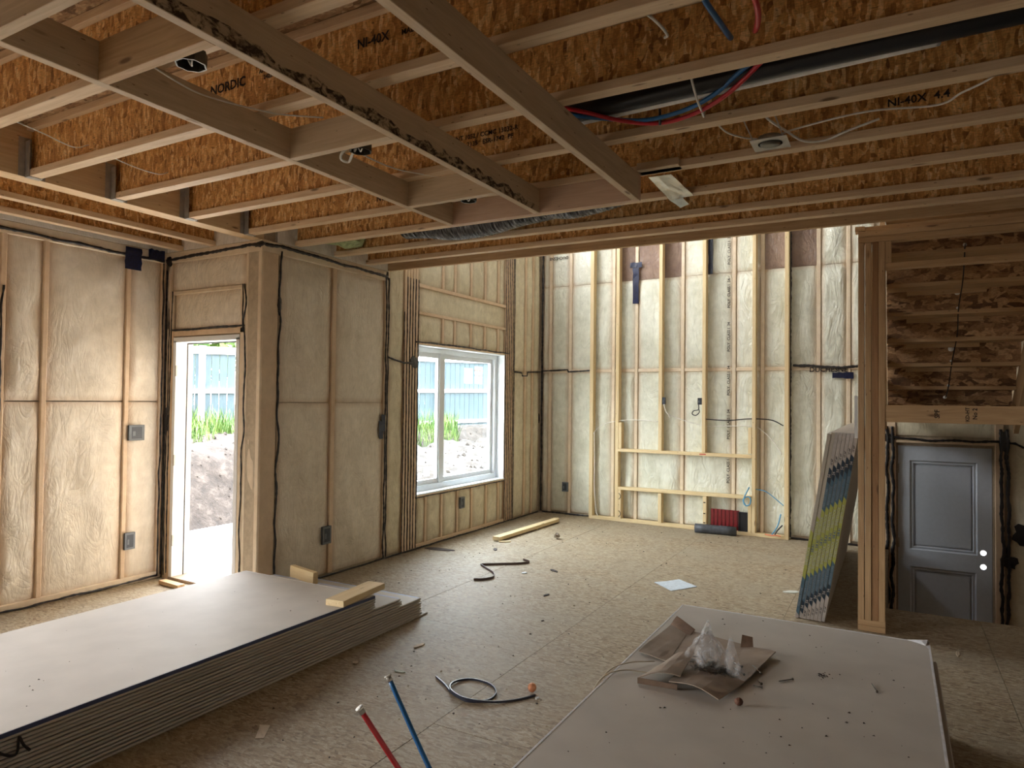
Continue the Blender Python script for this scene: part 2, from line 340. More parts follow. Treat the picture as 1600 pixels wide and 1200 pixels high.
# patches of thick sealant where beads meet
def blob(w, s, z, rs, rz, name='sealant_patch', mat=None, d=.008):
    v = [w.p(s, z, d+.004)]; n = 18; f = []
    for k in range(n):
        a = 2*math.pi*k/n; q = 1+.45*(random.random()-.5); v.append(w.p(s+rs*math.cos(a)*q, z+rz*math.sin(a)*q, d))
    for k in range(n): v.append(v[1+k]-w.N*.012)
    for k in range(n):
        a, b = 1+k, 1+(k+1) % n; f += [(0, a, b), (a, a+n, b+n, b)]
    if (v[1]-v[0]).cross(v[2]-v[0]).dot(w.N) < 0: f = [t[::-1] for t in f]
    return mesh(name, v, f, mat or SEAL, w.o)
blob(WD, -5.385, 1.32, .035, .11); blob(WD, XW-.03, 2.715, .05, .025); blob(WD, -5.38, 2.68, .04, .04)
# window wall
WWo = [(YD, 5.16, 0, 3.06), (5.16, 5.62, 0, 4.1), (5.62, 7.40, 0, .55), (5.62, 7.40, 2.09, 4.1), (5.16, 8.6, 5.15, 5.4), (7.40, 8.6, 0, 4.1), (7.9, 8.6, 4.1, 5.15)]
WW = wallmesh('wall_window', (0, 1, 0), (1, 0, 0), (XW, 0, 0), WWo, SHE, .12)
stud(WW, YD+.005, 3.79, 0, 2.66, SMOOTHF, .004); stud(WW, YD+.005, 5.13, 2.66, 2.755, UNDP)
batt(WW, 3.81, 4.385, .03, 1.49, BATT, .014); batt(WW, 3.81, 4.385, 1.495, 2.66, BATT, .014); stud(WW, 4.387, 4.44, .03, 2.66)
batt(WW, 4.442, 5.09, .03, 1.49, BATT, .014); batt(WW, 4.442, 5.09, 1.495, 2.66, BATT, .014); stud(WW, 5.09, 5.15, 0, 2.755, UNDP)
batt(WW, 5.15, 5.385, .03, 1.9, BATTY, .014); batt(WW, 5.15, 5.385, 1.905, 3.6, BATTY, .014)
pk = [5.385, 5.43, 5.475, 5.52, 5.565, 5.612]
for a, b in zip(pk, pk[1:]): stud(WW, a+.002, b-.002, 0, 3.9, UND)
for a in pk: bead(WW, [(a, .02), (a+.002, .9), (a-.002, 1.8), (a, 2.75 if a > 5.4 else 2.4)], .0065, wob=.003)
bead(WW, [(5.105, .02), (5.11, 1.2), (5.10, 2.69)], .010, wob=.007); bead(WW, [(5.14, .02), (5.135, 1.2), (5.14, 2.69)], .009, wob=.007)
bead(WW, [(3.80, .02), (3.795, .7), (3.81, 1.3), (3.80, 2.0), (3.805, 2.69)], .010, wob=.012); blob(WW, 3.80, 2.26, .02, .07)
bead(WW, [(3.64, 2.712), (3.8, 2.734), (4.39, 2.715), (5.12, 2.70)], .012, wob=.012); bead(WW, [(5.14, 1.93), (5.4, 1.885), (5.61, 1.90)], .009, wob=.01)
bead(WW, [(3.8, .012), (5.1, .012), (6.5, .012), (8.35, .012)], .007, wob=.006, d=.012)
stud(WW, 5.612, 7.42, .52, .548, UND, .006); stud(WW, 5.612, 7.42, 2.092, 2.115, UND, .006)
bead(WW, [(5.60, .525), (6.4, .52), (7.42, .525)], .006, wob=.003); bead(WW, [(5.57, 2.115), (6.4, 2.12), (7.5, 2.115)], .008, wob=.006)
cl = [5.79, 6.08, 6.385, 6.68, 7.0, 7.29]; lo = [5.612]+cl+[7.41]
for s in cl: stud(WW, s-.018, s+.018, .05, .52, UND, 0)
for a, b in zip(lo, lo[1:]): batt(WW, a+.018, b-.018, .05, .52, BATTY, .018)
stud(WW, 5.612, 7.42, 0, .05, UND, 0)
cu_ = [6.06, 6.29, 6.62, 6.93, 7.24]; up_ = [5.612]+cu_+[7.41]
for s in cu_: stud(WW, s-.018, s+.018, 2.115, 2.40, UND, 0); stud(WW, s-.018, s+.018, 2.72, 3.7, UND, 0)
for a, b in zip(up_, up_[1:]): batt(WW, a+.018, b-.018, 2.115, 2.40, BATTY, .018); batt(WW, a+.018, b-.018, 2.72, 3.7, BATTY, .018)
stud(WW, 5.612, 7.42, 2.40, 2.435, UND, 0); batt(WW, 5.612, 7.42, 2.435, 2.68, BATTY, .008); stud(WW, 5.612, 7.42, 2.68, 2.72, UND, 0)
pk2 = [7.425, 7.47, 7.515, 7.56, 7.605, 7.64]
for a, b in zip(pk2, pk2[1:]): stud(WW, a+.002, b-.002, 0, 3.9, UND)
for a in pk2[:-1]: bead(WW, [(a, .02), (a+.002, 1.8), (a, 3.5)], .0065, wob=.003)
bead(WW, [(7.64, .02), (7.64, 3.4)], .008, wob=.003)
for a, b in ((7.65, 7.94), (7.98, 8.15), (8.19, 8.36)): batt(WW, a, b, .03, 1.9, BATTY, .016); batt(WW, a, b, 1.905, 3.7, BATTY, .016)
stud(WW, 7.94, 7.98, 0, 3.7, UND, 0); stud(WW, 8.15, 8.19, 0, 3.7, UND, 0)
bead(WW, [(7.65, 1.89), (7.85, 1.885), (7.86, 1.85), (8.0, 1.85), (8.01, 1.9), (8.4, 1.92)], .009, wob=.003)
blob(WW, 8.36, 1.28, .02, .06); blob(WW, 5.55, 1.9, .06, .06)
# back wall
BS = Vector((1, -.035, 0)).normalized()
bo = (0, BY(0), 0)
WB = wallmesh('wall_back', BS, (-.035, -1, 0), bo, [(-4.42, .03, -.94, 5.4), (.03, .87, 1.12, 5.4), (.87, 3.2, -.94, 5.4)], SHE, .12)
bs = [-4.105, -3.80, -3.175, -2.86, -2.26, -1.642, -1.32, -.72, -.42]
BR = {2: 1, 3: 1, 6: 1}
for s in bs: stud(WB, s-.022, s+.022, 0, 4.2, UNDP, 0)
seg = [-4.235]+bs+[-.15]
for i, (a, b) in enumerate(zip(seg, seg[1:])):
    a += .024; b -= .024
    if i == 7: b_ = -1.03
    batt(WB, a, b, .04, 1.905, BATTC, .024); batt(WB, a, b, 1.945, 3.08, BATTC, .024)
    batt(WB, a, b, 3.085, 4.2, BROWNF if i in (3, 4, 7) and not (i == 7 and a > -1.25) else BATTC, .012, 'brown_panel' if i in (3, 4, 7) else 'insulation_batt')
    stud(WB, a, b, 1.903, 1.947, UNDP, -.004, 'wall_blocking')
bead(WB, [(-4.225, .02), (-4.228, 2.0), (-4.225, 3.9)], .012, wob=.003); bead(WB, [(-4.235, 1.93), (-3.83, 1.945), (-3.82, 1.915), (-3.50, 1.93)], .009, wob=.003, d=.016)
bead(WB, [(-1.02, .02), (-1.018, 2.0), (-1.02, 3.9)], .015, wob=.003, d=.016); bead(WB, [(-1.0, 1.955), (-.7, 1.945), (-.5, 1.93), (-.25, 1.955)], .014, wob=.012, d=.018)
bead(WB, [(-4.2, .012), (-3.5, .012)], .01, wob=.006, d=.012); bead(WB, [(-1.0, .012), (-.2, .012)], .01, wob=.006, d=.012)
# printed film marks
for i in range(6):
    text('printed_mark', 'POLY  CLASS I  34', .045, frame(WB.p(-1.70, .75+.52*i, .012), (0, 0, 1), (-1, 0, 0)), INK, WB.o)
text('printed_mark', 'DUCHESNE', .055, frame(WB.p(-3.98, 3.47, .014), (-1, 0, 0), (0, 0, -1)), INK, WB.o)
text('printed_mark', 'DUCHESNE', .075, frame(WB.p(-.62, 1.905, .016), (1, 0, 0), (0, 0, 1)), INK, WB.o)
def tape(w, s0, s1, z0, z1, name='blue_tape', mat=None, d=.013):
    v = []; n = 6; f = []
    for i in range(n+1):
        t = i/n; long = s1-s0 > z1-z0
        for e in (0, 1):
            j = (random.random()-.5)*.012
            s, z = (s0+(s1-s0)*t, (z0, z1)[e]+j) if long else ((s0, s1)[e]+j, z0+(z1-z0)*t)
            v.append(w.p(s, z, d+random.random()*.004))
    m_ = len(v); v += [p-w.N*.003 for p in v]
    for i in range(n):
        f.append((2*i, 2*i+1, 2*i+3, 2*i+2)); f.append((m_+2*i, m_+2*i+2, m_+2*i+3, m_+2*i+1)); f.append((2*i, 2*i+2, m_+2*i+2, m_+2*i)); f.append((2*i+1, m_+2*i+1, m_+2*i+3, 2*i+3))
    return mesh(name, v, f, mat or BTAPE, w.o)
tape(WB, -2.95, -2.79, 3.24, 3.31); tape(WB, -2.91, -2.83, 2.78, 3.24); tape(WB, -1.95, -1.89, 3.08, 3.5); tape(WB, -.58, -.37, 1.81, 1.875)
tape(WL, 3.26, 3.40, 2.56, 2.74); tape(WL, 3.46, 3.60, 2.68, 2.76); tape(WW, 5.02, 5.07, 1.15, 1.32); tape(WW, 5.045, 5.10, 1.22, 1.38)

# window_1
def wpart(name, bl, mat, parent): return boxes(name, bl, mat, parent)
xf = -4.345
win = tag(boxes('window_1', [(xf-.09, XW, 5.612, 5.622, .55, 2.09), (xf-.09, XW, 7.398, 7.408, .55, 2.09), (xf-.09, XW+.006, 5.60, 7.42, .54, .556), (xf-.09, XW, 5.61, 7.41, 2.084, 2.094)], VINYL), kind='structure')
boxes('window_frame', [(xf-.085, xf, 5.62, 5.68, .556, 2.085), (xf-.085, xf, 7.34, 7.40, .556, 2.085), (xf-.085, xf, 5.68, 7.34, .556, .616), (xf-.085, xf, 5.68, 7.34, 2.03, 2.085), (xf-.06, xf-.01, 6.17, 6.25, .616, 2.03)], VINYL, win)
for nm, a, b, x in (('sliding_sash', 5.68, 6.20, xf-.035), ('fixed_sash', 6.25, 7.34, xf-.05)):
    s_ = boxes(nm, [(x-.02, x+.015, a, a+.05, .616, 2.03), (x-.02, x+.015, b-.05, b, .616, 2.03), (x-.02, x+.015, a+.05, b-.05, .616, .666), (x-.02, x+.015, a+.05, b-.05, 1.98, 2.03)], VINYL, win)
    boxes('pane', [(x-.006, x, a+.045, b-.045, .66, 1.985)], GLASS, s_)
def paperm():
    t = NT('label_and_glare'); t.t.nodes.remove(t.b); a = t.n('BsdfDiffuse', {0: (.85, .86, .85, 1)}); b = t.n('BsdfTranslucent', {0: (.85, .85, .82, 1)})
    m = t.n('MixShader', {0: .5, 1: a.outputs[0], 2: b.outputs[0]}); t.t.links.new(m.outputs[0], t.t.nodes['Material Output'].inputs[0]); return t.m
PAP = paperm(); ORG = plain('orange_ink', (.75, .22, .08), .6)
st_ = boxes('sticker_and_glare', [(xf-.0495, xf-.0485, 6.95, 7.13, 1.72, 1.93)], PAP, win)
text('sticker_print', 'WARNING', .04, frame((xf-.048, 7.04, 1.88), (0, 1, 0), (0, 0, 1)), ORG, st_)
text('sticker_print', 'DURABUILT', .035, frame((xf-.048, 7.04, 1.82), (0, 1, 0), (0, 0, 1)), INK, st_); text('sticker_print', 'LOW-E  ARGON', .02, frame((xf-.048, 7.04, 1.76), (0, 1, 0), (0, 0, 1)), INK, st_)
boxes('sticker_and_glare', [(xf-.0495, xf-.0485, 6.72, 6.90, 1.72, 1.90)], PAP, win)  # blank white sheet standing in for a reflection in the glass
for a, b, c, d in ((5.99, 6.13, .86, 1.0), (5.93, 6.04, .70, .80)): boxes('sticker_and_glare', [(xf-.0345, xf-.0335, a, b, c, d)], PAP, win)
# door_1: opening without leaf
MTX = plain('aluminium_threshold', (.35, .27, .2), .5)
d1 = tag(boxes('door_1', [(-5.30, -5.262, YD-.004, YD+.10, 0.02, 2.0), (-5.30, -5.275, YD+.10, YD+.165, 0.02, 2.0), (-4.518, -4.48, YD-.004, YD+.165, 0.02, 2.0), (-5.30, -4.48, YD-.004, YD+.165, 1.985, 2.025)], WHITE), kind='structure')
boxes('weatherstrip', [(-5.276, -5.258, YD+.10, YD+.108, .02, 1.985), (-5.26, -4.52, YD+.10, YD+.108, 1.975, 1.985), (-4.522, -4.505, YD+.10, YD+.108, .02, 1.985)], BLACKP, d1)
boxes('threshold', [(-5.30, -4.48, YD-.01, YD+.19, .0, .022)], MTX, d1)
for z in (1.70, .95, .28):
    h = boxes('hinge', [(-5.262, -5.259, YD+.01, YD+.085, z, z+.09)], VINYL, d1); boxes('hinge_pin', [(-5.266, -5.254, YD-.008, YD+.004, z, z+.09)], GALV, h)
# ceiling deck, joists
ceil = tag(boxes('ceiling', [(-5.56, 3.2, -3.2, 5.17, 3.059, 3.079)], SUBO), kind='structure')
def ijoist(p0, p1, name='ceiling_joist'):
    """p0,p1: centre of the underside; flanges and web"""
    p0, p1 = Vector((*p0, ZC)), Vector((*p1, ZC)); D = (p1-p0).normalized()
    e = bpy.data.objects.new(name, None); link(e, ceil, Matrix.Translation(p0))
    z = Vector((0, 0, 1))
    bar('bottom_flange', p0+z*.019, p1+z*.019, .063, .038, JW, e); bar('top_flange', p0+z*.283, p1+z*.283, .063, .038, JW, e)
    bar('web', p0+z*.151, p1+z*.151, .0095, .226, JO, e); return e
JY = [(.06, .06), (.553, .553), (1.045, 1.045), (1.53, 1.53), (2.015, 2.03), (2.495, 2.53), (3.00, 3.02), (3.495, 3.52)]
JS = []
for a, b in JY: JS.append(ijoist((-4.25, a), (3.1, b+.01)))
for a, b in ((3.945, 4.02), (4.385, 4.53), (4.79, 4.87)): JS.append(ijoist((-4.20, a), (3.1, b+.03)))
bar('rim_board', (-4.22, 5.115, ZC+.15), (3.1, 5.19, ZC+.15), .038, .30, PINE3, ceil)
bar('ceiling_beam', (-4.313, -3, ZC+.15), (-4.313, YD+.02, ZC+.15), .122, .30, LVL, ceil)
for x in (-4.82, -5.23): ijoist((x, -3), (x, YD+.02))
for i, (a, b) in enumerate(JY[1:]):   # joist hangers
    h = boxes('joist_hanger', [(-4.248, -4.20, a-.036, a-.0335, ZC-.003, ZC+.20), (-4.248, -4.20, a+.0335, a+.036, ZC-.003, ZC+.20), (-4.248, -4.20, a-.036, a+.036, ZC-.004, ZC-.001), (-4.249, -4.2475, a-.07, a+.07, ZC+.0, ZC+.22)], GALV, ceil)
for (s, y, z, sz, t, al) in ((-1.76, 2.03, 2.925, .052, 'NI-40X', 0), (-1.56, 2.03, 2.92, .030, 'MADE IN', 0), (-2.60, 2.03, 2.925, .06, 'NORDIC', 0), (-2.33, 2.03, 2.945, .026, 'APA PLANT', 0), (-2.33, 2.03, 2.915, .026, '242572', 0),
    (-1.86, 3.01, 2.92, .034, 'ONT 1052 / CCMC 13032-R', 0), (-1.86, 3.01, 2.88, .034, 'APA 2135   ESR-1742  PF', 0), (-2.5, 2.53, 2.90, .05, 'NORDIC', 0), (-2.9, 3.49, 2.86, .05, 'NORDIC', 0), (.1, 3.52, 2.9, .05, 'NI-40X  4.4', 0)):
    j = JS[[2.03, 2.53, 3.02, 3.52].index(y)+4] if y in (2.03, 2.53) else JS[6 if y == 3.01 else 7]
    yy = {2.03: 2.022, 2.53: 2.514, 3.01: 3.008, 3.49: 3.502, 3.52: 3.51}[y]
    text('printed_mark', t, sz, frame((s, yy-.0080, z), (1, 0, 0), (0, 0, 1)), INK, j)
# film at the joist ends
RIMF = film('rim_film', (.72, .66, .56), (.85, .80, .72))
for nm, b in (('rim_film', (XL-.03, XL+.004, .2, YD, 2.755, 3.058)), ('rim_film', (XL, XW-.12, YD, YD+.03, 2.755, 3.058)), ('rim_film', (XW-.03, XW+.004, YD+.14, 5.14, 2.755, 3.058))): box(nm, b, RIMF, ceil)
hi = tag(boxes('ceiling', [(-4.5, 3.3, 5.14, 8.8, 5.4, 5.5)], WHITE), kind='structure')
upw = tag(boxes('wall_upper', [(-4.4, 3.2, 5.17, 5.20, 3.06, 5.4)], WHITE), kind='structure')
# rest of the room out of the photo (unseen openings are added and sized to let daylight in)
DRY = plain('plain_wall', (.55, .50, .43), .8)
rear = tag(boxes('wall_rear', [(-5.56, -4.6, -3.2, -3.06, 0, 3.06), (-4.6, -.6, -3.2, -3.06, 0, 3.06), (-.6, 3.2, -3.2, -3.06, 0, 3.06)], DRY), kind='structure')
rw = tag(boxes('wall_right', [(3.06, 3.2, -3.2, 8.6, -1, 5.4)], DRY), kind='structure')
# wall with the stair opening: plates and header
WR = tag(boxes('wall_stair', [(.95, 3.06, 5.25, 5.34, 0, 2.64)], DRY), kind='structure')
box('top_plate', (-.207, 3.06, 5.24, 5.33, 2.64, 2.678), PINE3, WR); box('top_plate', (-.207, 3.06, 5.24, 5.33, 2.68, 2.718), PINE3, WR)
box('top_plate', (-.166, 3.06, 5.26, 5.35, 2.72, 2.754), PINE3, WR); box('blocking', (-.225, -.165, 5.235, 5.33, 2.72, 2.754), PINE3, WR)
box('header_beam', (-.043, 3.06, 5.245, 5.33, 1.415, 1.53), PINE3, WR); box('header_plate', (-.043, 3.06, 5.245, 5.33, 2.452, 2.49), PINE3, WR); box('cripple_stud', (-.043, -.005, 5.245, 5.33, 2.492, 2.638), PINE3, WR)
text('printed_mark', 'SPF', .04, frame((.255, 5.2435, 1.475), (0, 0, 1), (-1, 0, 0)), INK, WR); text('printed_mark', 'KD-HT', .03, frame((.42, 5.2435, 1.475), (0, 0, 1), (-1, 0, 0)), INK, WR); text('printed_mark', 'No 2', .035, frame((.46, 5.2435, 1.48), (0, 0, 1), (-1, 0, 0)), INK, WR)
for y in (5.9, 6.5, 7.1, 7.7): box('wall_stud', (-.165, -.076, y, y+.038, .038, 2.7), PINE3, WR)
box('bottom_plate', (-.165, -.076, 5.45, 8.3, 0, .038), PINE3, WR)
# stairwell below the floor
well = tag(boxes('wall_stairwell', [(-.08, -.04, 5.9, 8.3, -.94, -.02), (-.04, 3.06, 5.86, 5.9, -.94, -.30)], SHE), kind='structure')
land = tag(boxes('floor', [(-.04, 3.06, 5.9, 8.5, -1.0, -.94)], SUBO), kind='structure')

# ---------------------------------------------------------------- stairwell surround and door_2
DY = 8.33
dg = plain('primed_door', (.56, .60, .66), .45, var=.03)
d2 = tag(boxes('door_2', [(.03, .045, DY-.02, DY+.1, -.93, 1.12), (.87, .885, DY-.02, DY+.1, -.93, 1.12), (.03, .885, DY-.02, DY+.1, 1.10, 1.125), (.03, .075, DY+.024, DY+.1, -.93, 1.12), (.84, .885, DY+.024, DY+.1, -.93, 1.12), (.03, .885, DY+.024, DY+.1, 1.07, 1.12)], plain('door_frame_wood', (.42, .32, .24), .6)), kind='structure')
def cutplate(name, x0, x1, z0, z1, th, holes, rects, mat, parent, y):
    cu = bpy.data.curves.new(name, 'CURVE'); cu.dimensions = '2D'; cu.fill_mode = 'BOTH'; cu.extrude = th/2
    def loop(P):
        s = cu.splines.new('POLY'); s.points.add(len(P)-1)
        for q, (a, b) in zip(s.points, P): q.co = (a, b, 0, 1)
        s.use_cyclic_u = True
    loop([(x0, z0), (x1, z0), (x1, z1), (x0, z1)])
    for a, b, c, d in rects: loop([(a, c), (b, c), (b, d), (a, d)])
    for hx, hz, r in holes: loop([(hx+r*math.cos(t*math.pi/12), hz+r*math.sin(t*math.pi/12)) for t in range(24)])
    t = bpy.data.objects.new(name, cu); me = bpy.data.meshes.new_from_object(t); bpy.data.objects.remove(t); me.materials.clear(); me.materials.append(mat)
    return link(bpy.data.objects.new(name, me), parent, Matrix.Translation((0, y, 0)) @ Matrix.Rotation(math.pi/2, 4, 'X'))
PR = [(.155, .745, .02, .95), (.16, .735, -.79, -.155)]
leaf = cutplate('door_leaf', .049, .866, -.93, 1.098, .044, [(.793, .054, .027), (.793, -.086, .027)], PR, dg, d2, DY)
for a, b, c, d in PR:
    boxes('door_panel', [(a, b, DY+.005, DY+.015, c, d)], dg, leaf)
    v = []; f = []
    for (q, y) in ((0, DY-.022), (.012, DY-.010), (.03, DY-.012), (.04, DY+.004)):
        v += [(a+q, y, c+q), (b-q, y, c+q), (b-q, y, d-q), (a+q, y, d-q)]
    for r in range(3):
        for k in range(4): f.append((4*r+k, 4*r+(k+1) % 4, 4*r+4+(k+1) % 4, 4*r+4+k))
    mesh('panel_moulding', v, f, dg, leaf)
    boxes('raised_field', [(a+.055, b-.055, DY-.006, DY+.008, c+.055, d-.055)], dg, leaf)
for z in (.86, .08, -.72): boxes('hinge', [(.044, .062, DY-.03, DY-.02, z-.05, z+.05)], GALV, d2)
WBD = Wall(WB.o, (0, BY(0), 0), BS, (-.035, -1, 0))
batt(WBD, -.01, .90, 1.21, 3.0, BATTY, .01); stud(WBD, -.10, .03, -.9, 2.0, UND, 0); stud(WBD, .885, .96, -.9, 2.0, UND, 0)
stud(WBD, .03, .885, 1.13, 1.16, UND, 0); batt(WBD, 1.0, 1.5, -.9, 1.9, BATTY, .016)
for s in (-.055, -.005, .935, .985): bead(WBD, [(s, -.9), (s+.01, .2), (s, 1.3)], .014, wob=.012)
bead(WBD, [(-.1, 1.19), (.3, 1.165), (.9, 1.17), (1.05, 1.16), (1.12, 1.12)], .011, wob=.01); blob(WBD, .965, 1.18, .035, .1); blob(WBD, -.03, 1.17, .05, .05)
blob(WBD, 1.13, .27, .10, .11, 'vapour_box'); blob(WBD, 1.0, .0, .07, .06)
# fireplace frame on the back wall
def fy(x): return FY(x)+.045
fp = thing('fireplace_frame', (-2.24, FY(-2.24)+.045, 0), 'tall bare stud frame for a fireplace standing against the film-covered back wall', 'wall frame')
def vst(x0, x1, z0, z1, name='stud', dp=.089): xm = (x0+x1)/2; return bar(name, (xm, FY(xm)+dp/2, z0), (xm, FY(xm)+dp/2, z1), (x1-x0), dp, PINE2, fp, up=(.035, 1, 0))
def hst(x0, x1, z0, z1, name, sl=0): return bar(name, (x0, fy(x0), (z0+z1)/2), (x1, fy(x1), (z0+z1)/2+sl), .089, z1-z0, PINE2, fp)
vst(-3.462, -3.414, .038, 3.62); vst(-3.100, -3.056, .038, 3.62); vst(-2.53, -2.488, .926, 3.62); vst(-1.992, -1.95, .93, 3.62); vst(-1.414, -1.376, .038, 3.62); vst(-1.062, -1.018, 0, 3.62)
vst(-3.054, -3.016, .93, 1.26, 'short_stud'); vst(-1.456, -1.418, .94, 1.24, 'short_stud')
vst(-3.054, -3.016, .038, .40, 'jack_stud'); vst(-2.528, -2.486, .038, .40, 'jack_stud'); vst(-1.975, -1.933, .038, .41, 'jack_stud'); vst(-1.456, -1.418, .038, .42, 'jack_stud')
hst(-3.056, -1.416, .888, .926, 'crosspiece', .0); hst(-3.056, -1.416, .402, .440, 'crosspiece', .015)
hst(-3.46, -1.06, 0, .038, 'bottom_plate'); hst(-3.46, -1.02, 3.62, 3.66, 'top_plate')
for z in (.33, .2, .09): boxes('pencil_mark', [(-1.970, -1.945, FY(-1.95)-.0015, FY(-1.95)-.0005, z, z+.012)], INK, fp)
for zz in ((.06, .1, .14), (.28, .32, .36)): tube('marker_stroke', [(-3.045, FY(-3.03)-.001, zz[0]), (-3.02, FY(-3.03)-.001, zz[1]), (-3.045, FY(-3.03)-.001, zz[2])], .004, INK, fp)
# dropped ladder frame under the joists
sf = thing('dropped_frame', (-1.8, 2.2, 2.615), 'ladder of two-by-six lumber hung below the joists, upper left', 'ceiling frame')
z0, z1 = 2.615, 2.754; zm, hh = (z0+z1)/2, z1-z0
for x, m in ((-2.397, PINE), (-1.797, DIRTW), (-1.205, PINE)): bar('beam', (x, (1.03 if x < -2 else -1.2), zm), (x, 3.485, zm), .038, hh, m, sf)
bar('header', (-2.416, 3.505, zm), (-1.186, 3.505, zm), .038, hh, PINKW, sf); bar('header', (-4.2, 1.012, zm), (-1.817, 1.012, zm), .038, hh, PINE, sf)
for y in (1.343, 2.197, 3.056): bar('block', (-2.377, y, zm), (-1.817, y, zm), .038, hh, PINE3 if y < 1.5 else PINE, sf)
# stain along the lower right edge of the middle beam
def strip(name, pts, wd, mat, parent, d):
    v, f = [], []
    for i, p in enumerate(pts): p = Vector(p); q = wd*(.6+.8*random.random()); v += [p, p+Vector((0, 0, q))]
    for i in range(len(pts)-1): f.append((2*i, 2*i+2, 2*i+3, 2*i+1))
    return mesh(name, v, f, mat, parent)
ms_ = NT('mould_stain'); mn = ms_.noise(ms_.mp(ms_.co(None, False), (1, 1, 1.6)), 24, 6, .6, .7); STAIN = ms_.set(Base_Color=(.075, .05, .03), Roughness=.9, Alpha=ms_.ramp(mn, [(.44, (0, 0, 0)), (.58, (.9, .9, .9))]))
strip('mould_stain', [(-1.7768, .9+.06*i, 2.6165) for i in range(43)], .042, STAIN, sf, 0)
box('block', (-1.18, -.96, 3.44, 3.53, ZC-.0, ZC+.0385), PINE, None) and None
blk = bpy.data.objects['block.003'] if 'block.003' in bpy.data.objects else None
if blk: blk.name = 'wood_block'; tag(blk, 'short pine block lying flat at the joist beside the right end of the dropped frame', 'block')
# post
ps = thing('stud_post', (-.125, 5.30, 0), 'post of four pine studs nailed side by side, between great room and stairs', 'post')
px_ = [-.207, -.168, -.123, -.083, -.0435]; PM = [PINE3, PINE3, lumber('reddish_pine', (.36, .19, .09), (.48, .28, .14)), PINE3]
for i, (a, b) in enumerate(zip(px_, px_[1:])):
    yo = (0, .004, .012, .002)[i]; xm = (a+b)/2
    bar('stud', (xm, 5.28+yo, .075), (xm, 5.28+yo, 2.639), .038, .089, PM[i], ps, up=(0, 1, 0))
box('bottom_plate', (-.207, -.043, 5.235, 5.33, .0, .037), PINE3, ps); box('bottom_plate', (-.207, -.043, 5.237, 5.33, .038, .075), PINE3, ps)
pp = boxes('paper_sheet', [(-.228, -.2085, 5.236, 5.238, 1.30, 1.59), (-.228, -.2265, 5.238, 5.30, 1.31, 1.585)], WHITE); tag(pp, 'white paper sheet stapled to the left side of the post, above the leaning boards', 'paper')
# stairs seen from below
stt = thing('staircase', (.43, 6.2, 1.4), 'underside of a rough flakeboard staircase above the grey door', 'stairs')
for i in range(-1, 8):
    y = 6.99-.25*i; z = 1.67+.19*i; xr = .90
    ob = boxes('riser', [(-.04, xr, y, y+.016, z, z+.19)], STO, stt); boxes('tread', [(-.04, xr, y-.264, y+.016, z+.186, z+.216)], PINE3, stt)
    if 0 <= i < 6: box('cleat', (.10, .62, y-.035, y, z+.152, z+.19), PINE3, stt)
bar('stringer', (.915, 7.24-.02, 1.40), (.915, 5.30, 2.86), .038, .26, PINE3, stt); bar('stringer', (-.06, 7.24, 1.40), (-.06, 5.36, 2.82), .03, .24, PINE3, stt)
box('landing_frame', (-.04, 1.1, 7.02, 7.06, 1.40, 1.52), PINE3, stt); boxes('landing_deck', [(-.04, 1.3, 7.0, 8.2, 1.52, 1.54)], STO, stt)
bar('brace', (.86, 6.0, 1.54), (.90, 5.75, 1.75), .04, .09, PINE2, stt)
LED = plain('white_cap', (.85, .84, .80), .4); pts = []
for i, (x, y, z, r) in enumerate(((.445, 5.735, 2.665, .012), (.435, 6.235, 2.40, .02), (.435, 6.235, 2.28, .009), (.425, 6.735, 2.0, .022), (.425, 6.735, 1.90, .01), (.42, 6.985, 1.70, .012), (.395, 6.985, 1.60, .014))):
    e = tube('step_light_lead', [(x, y-.006, z), (x, y-.012, z), (x, y-.018, z)], r, LED, None, 1, 12); centre(e, (x, y-.012, z))
    tag(e, ['small white cap', 'large white round cap', 'small white staple cap', 'large white round cap', 'small white staple cap', 'small white cap', 'white round cap'][i]+' on the dark stair underside, %s from the top' % ['first', 'second', 'third', 'fourth', 'fifth', 'sixth', 'last'][i], 'light cap', 'caps on the stair underside'); pts.append((x, y-.03, z))
wv_ = tube('stair_cable', [(.445, 5.70, 2.66), (.45, 5.95, 2.45), (.44, 6.20, 2.27), (.45, 6.45, 2.10), (.43, 6.70, 1.89), (.42, 6.93, 1.70), (.40, 6.95, 1.60)], .004, BLACKP); tag(wv_, 'thin dark cable running down the underside of the stairs', 'cable')

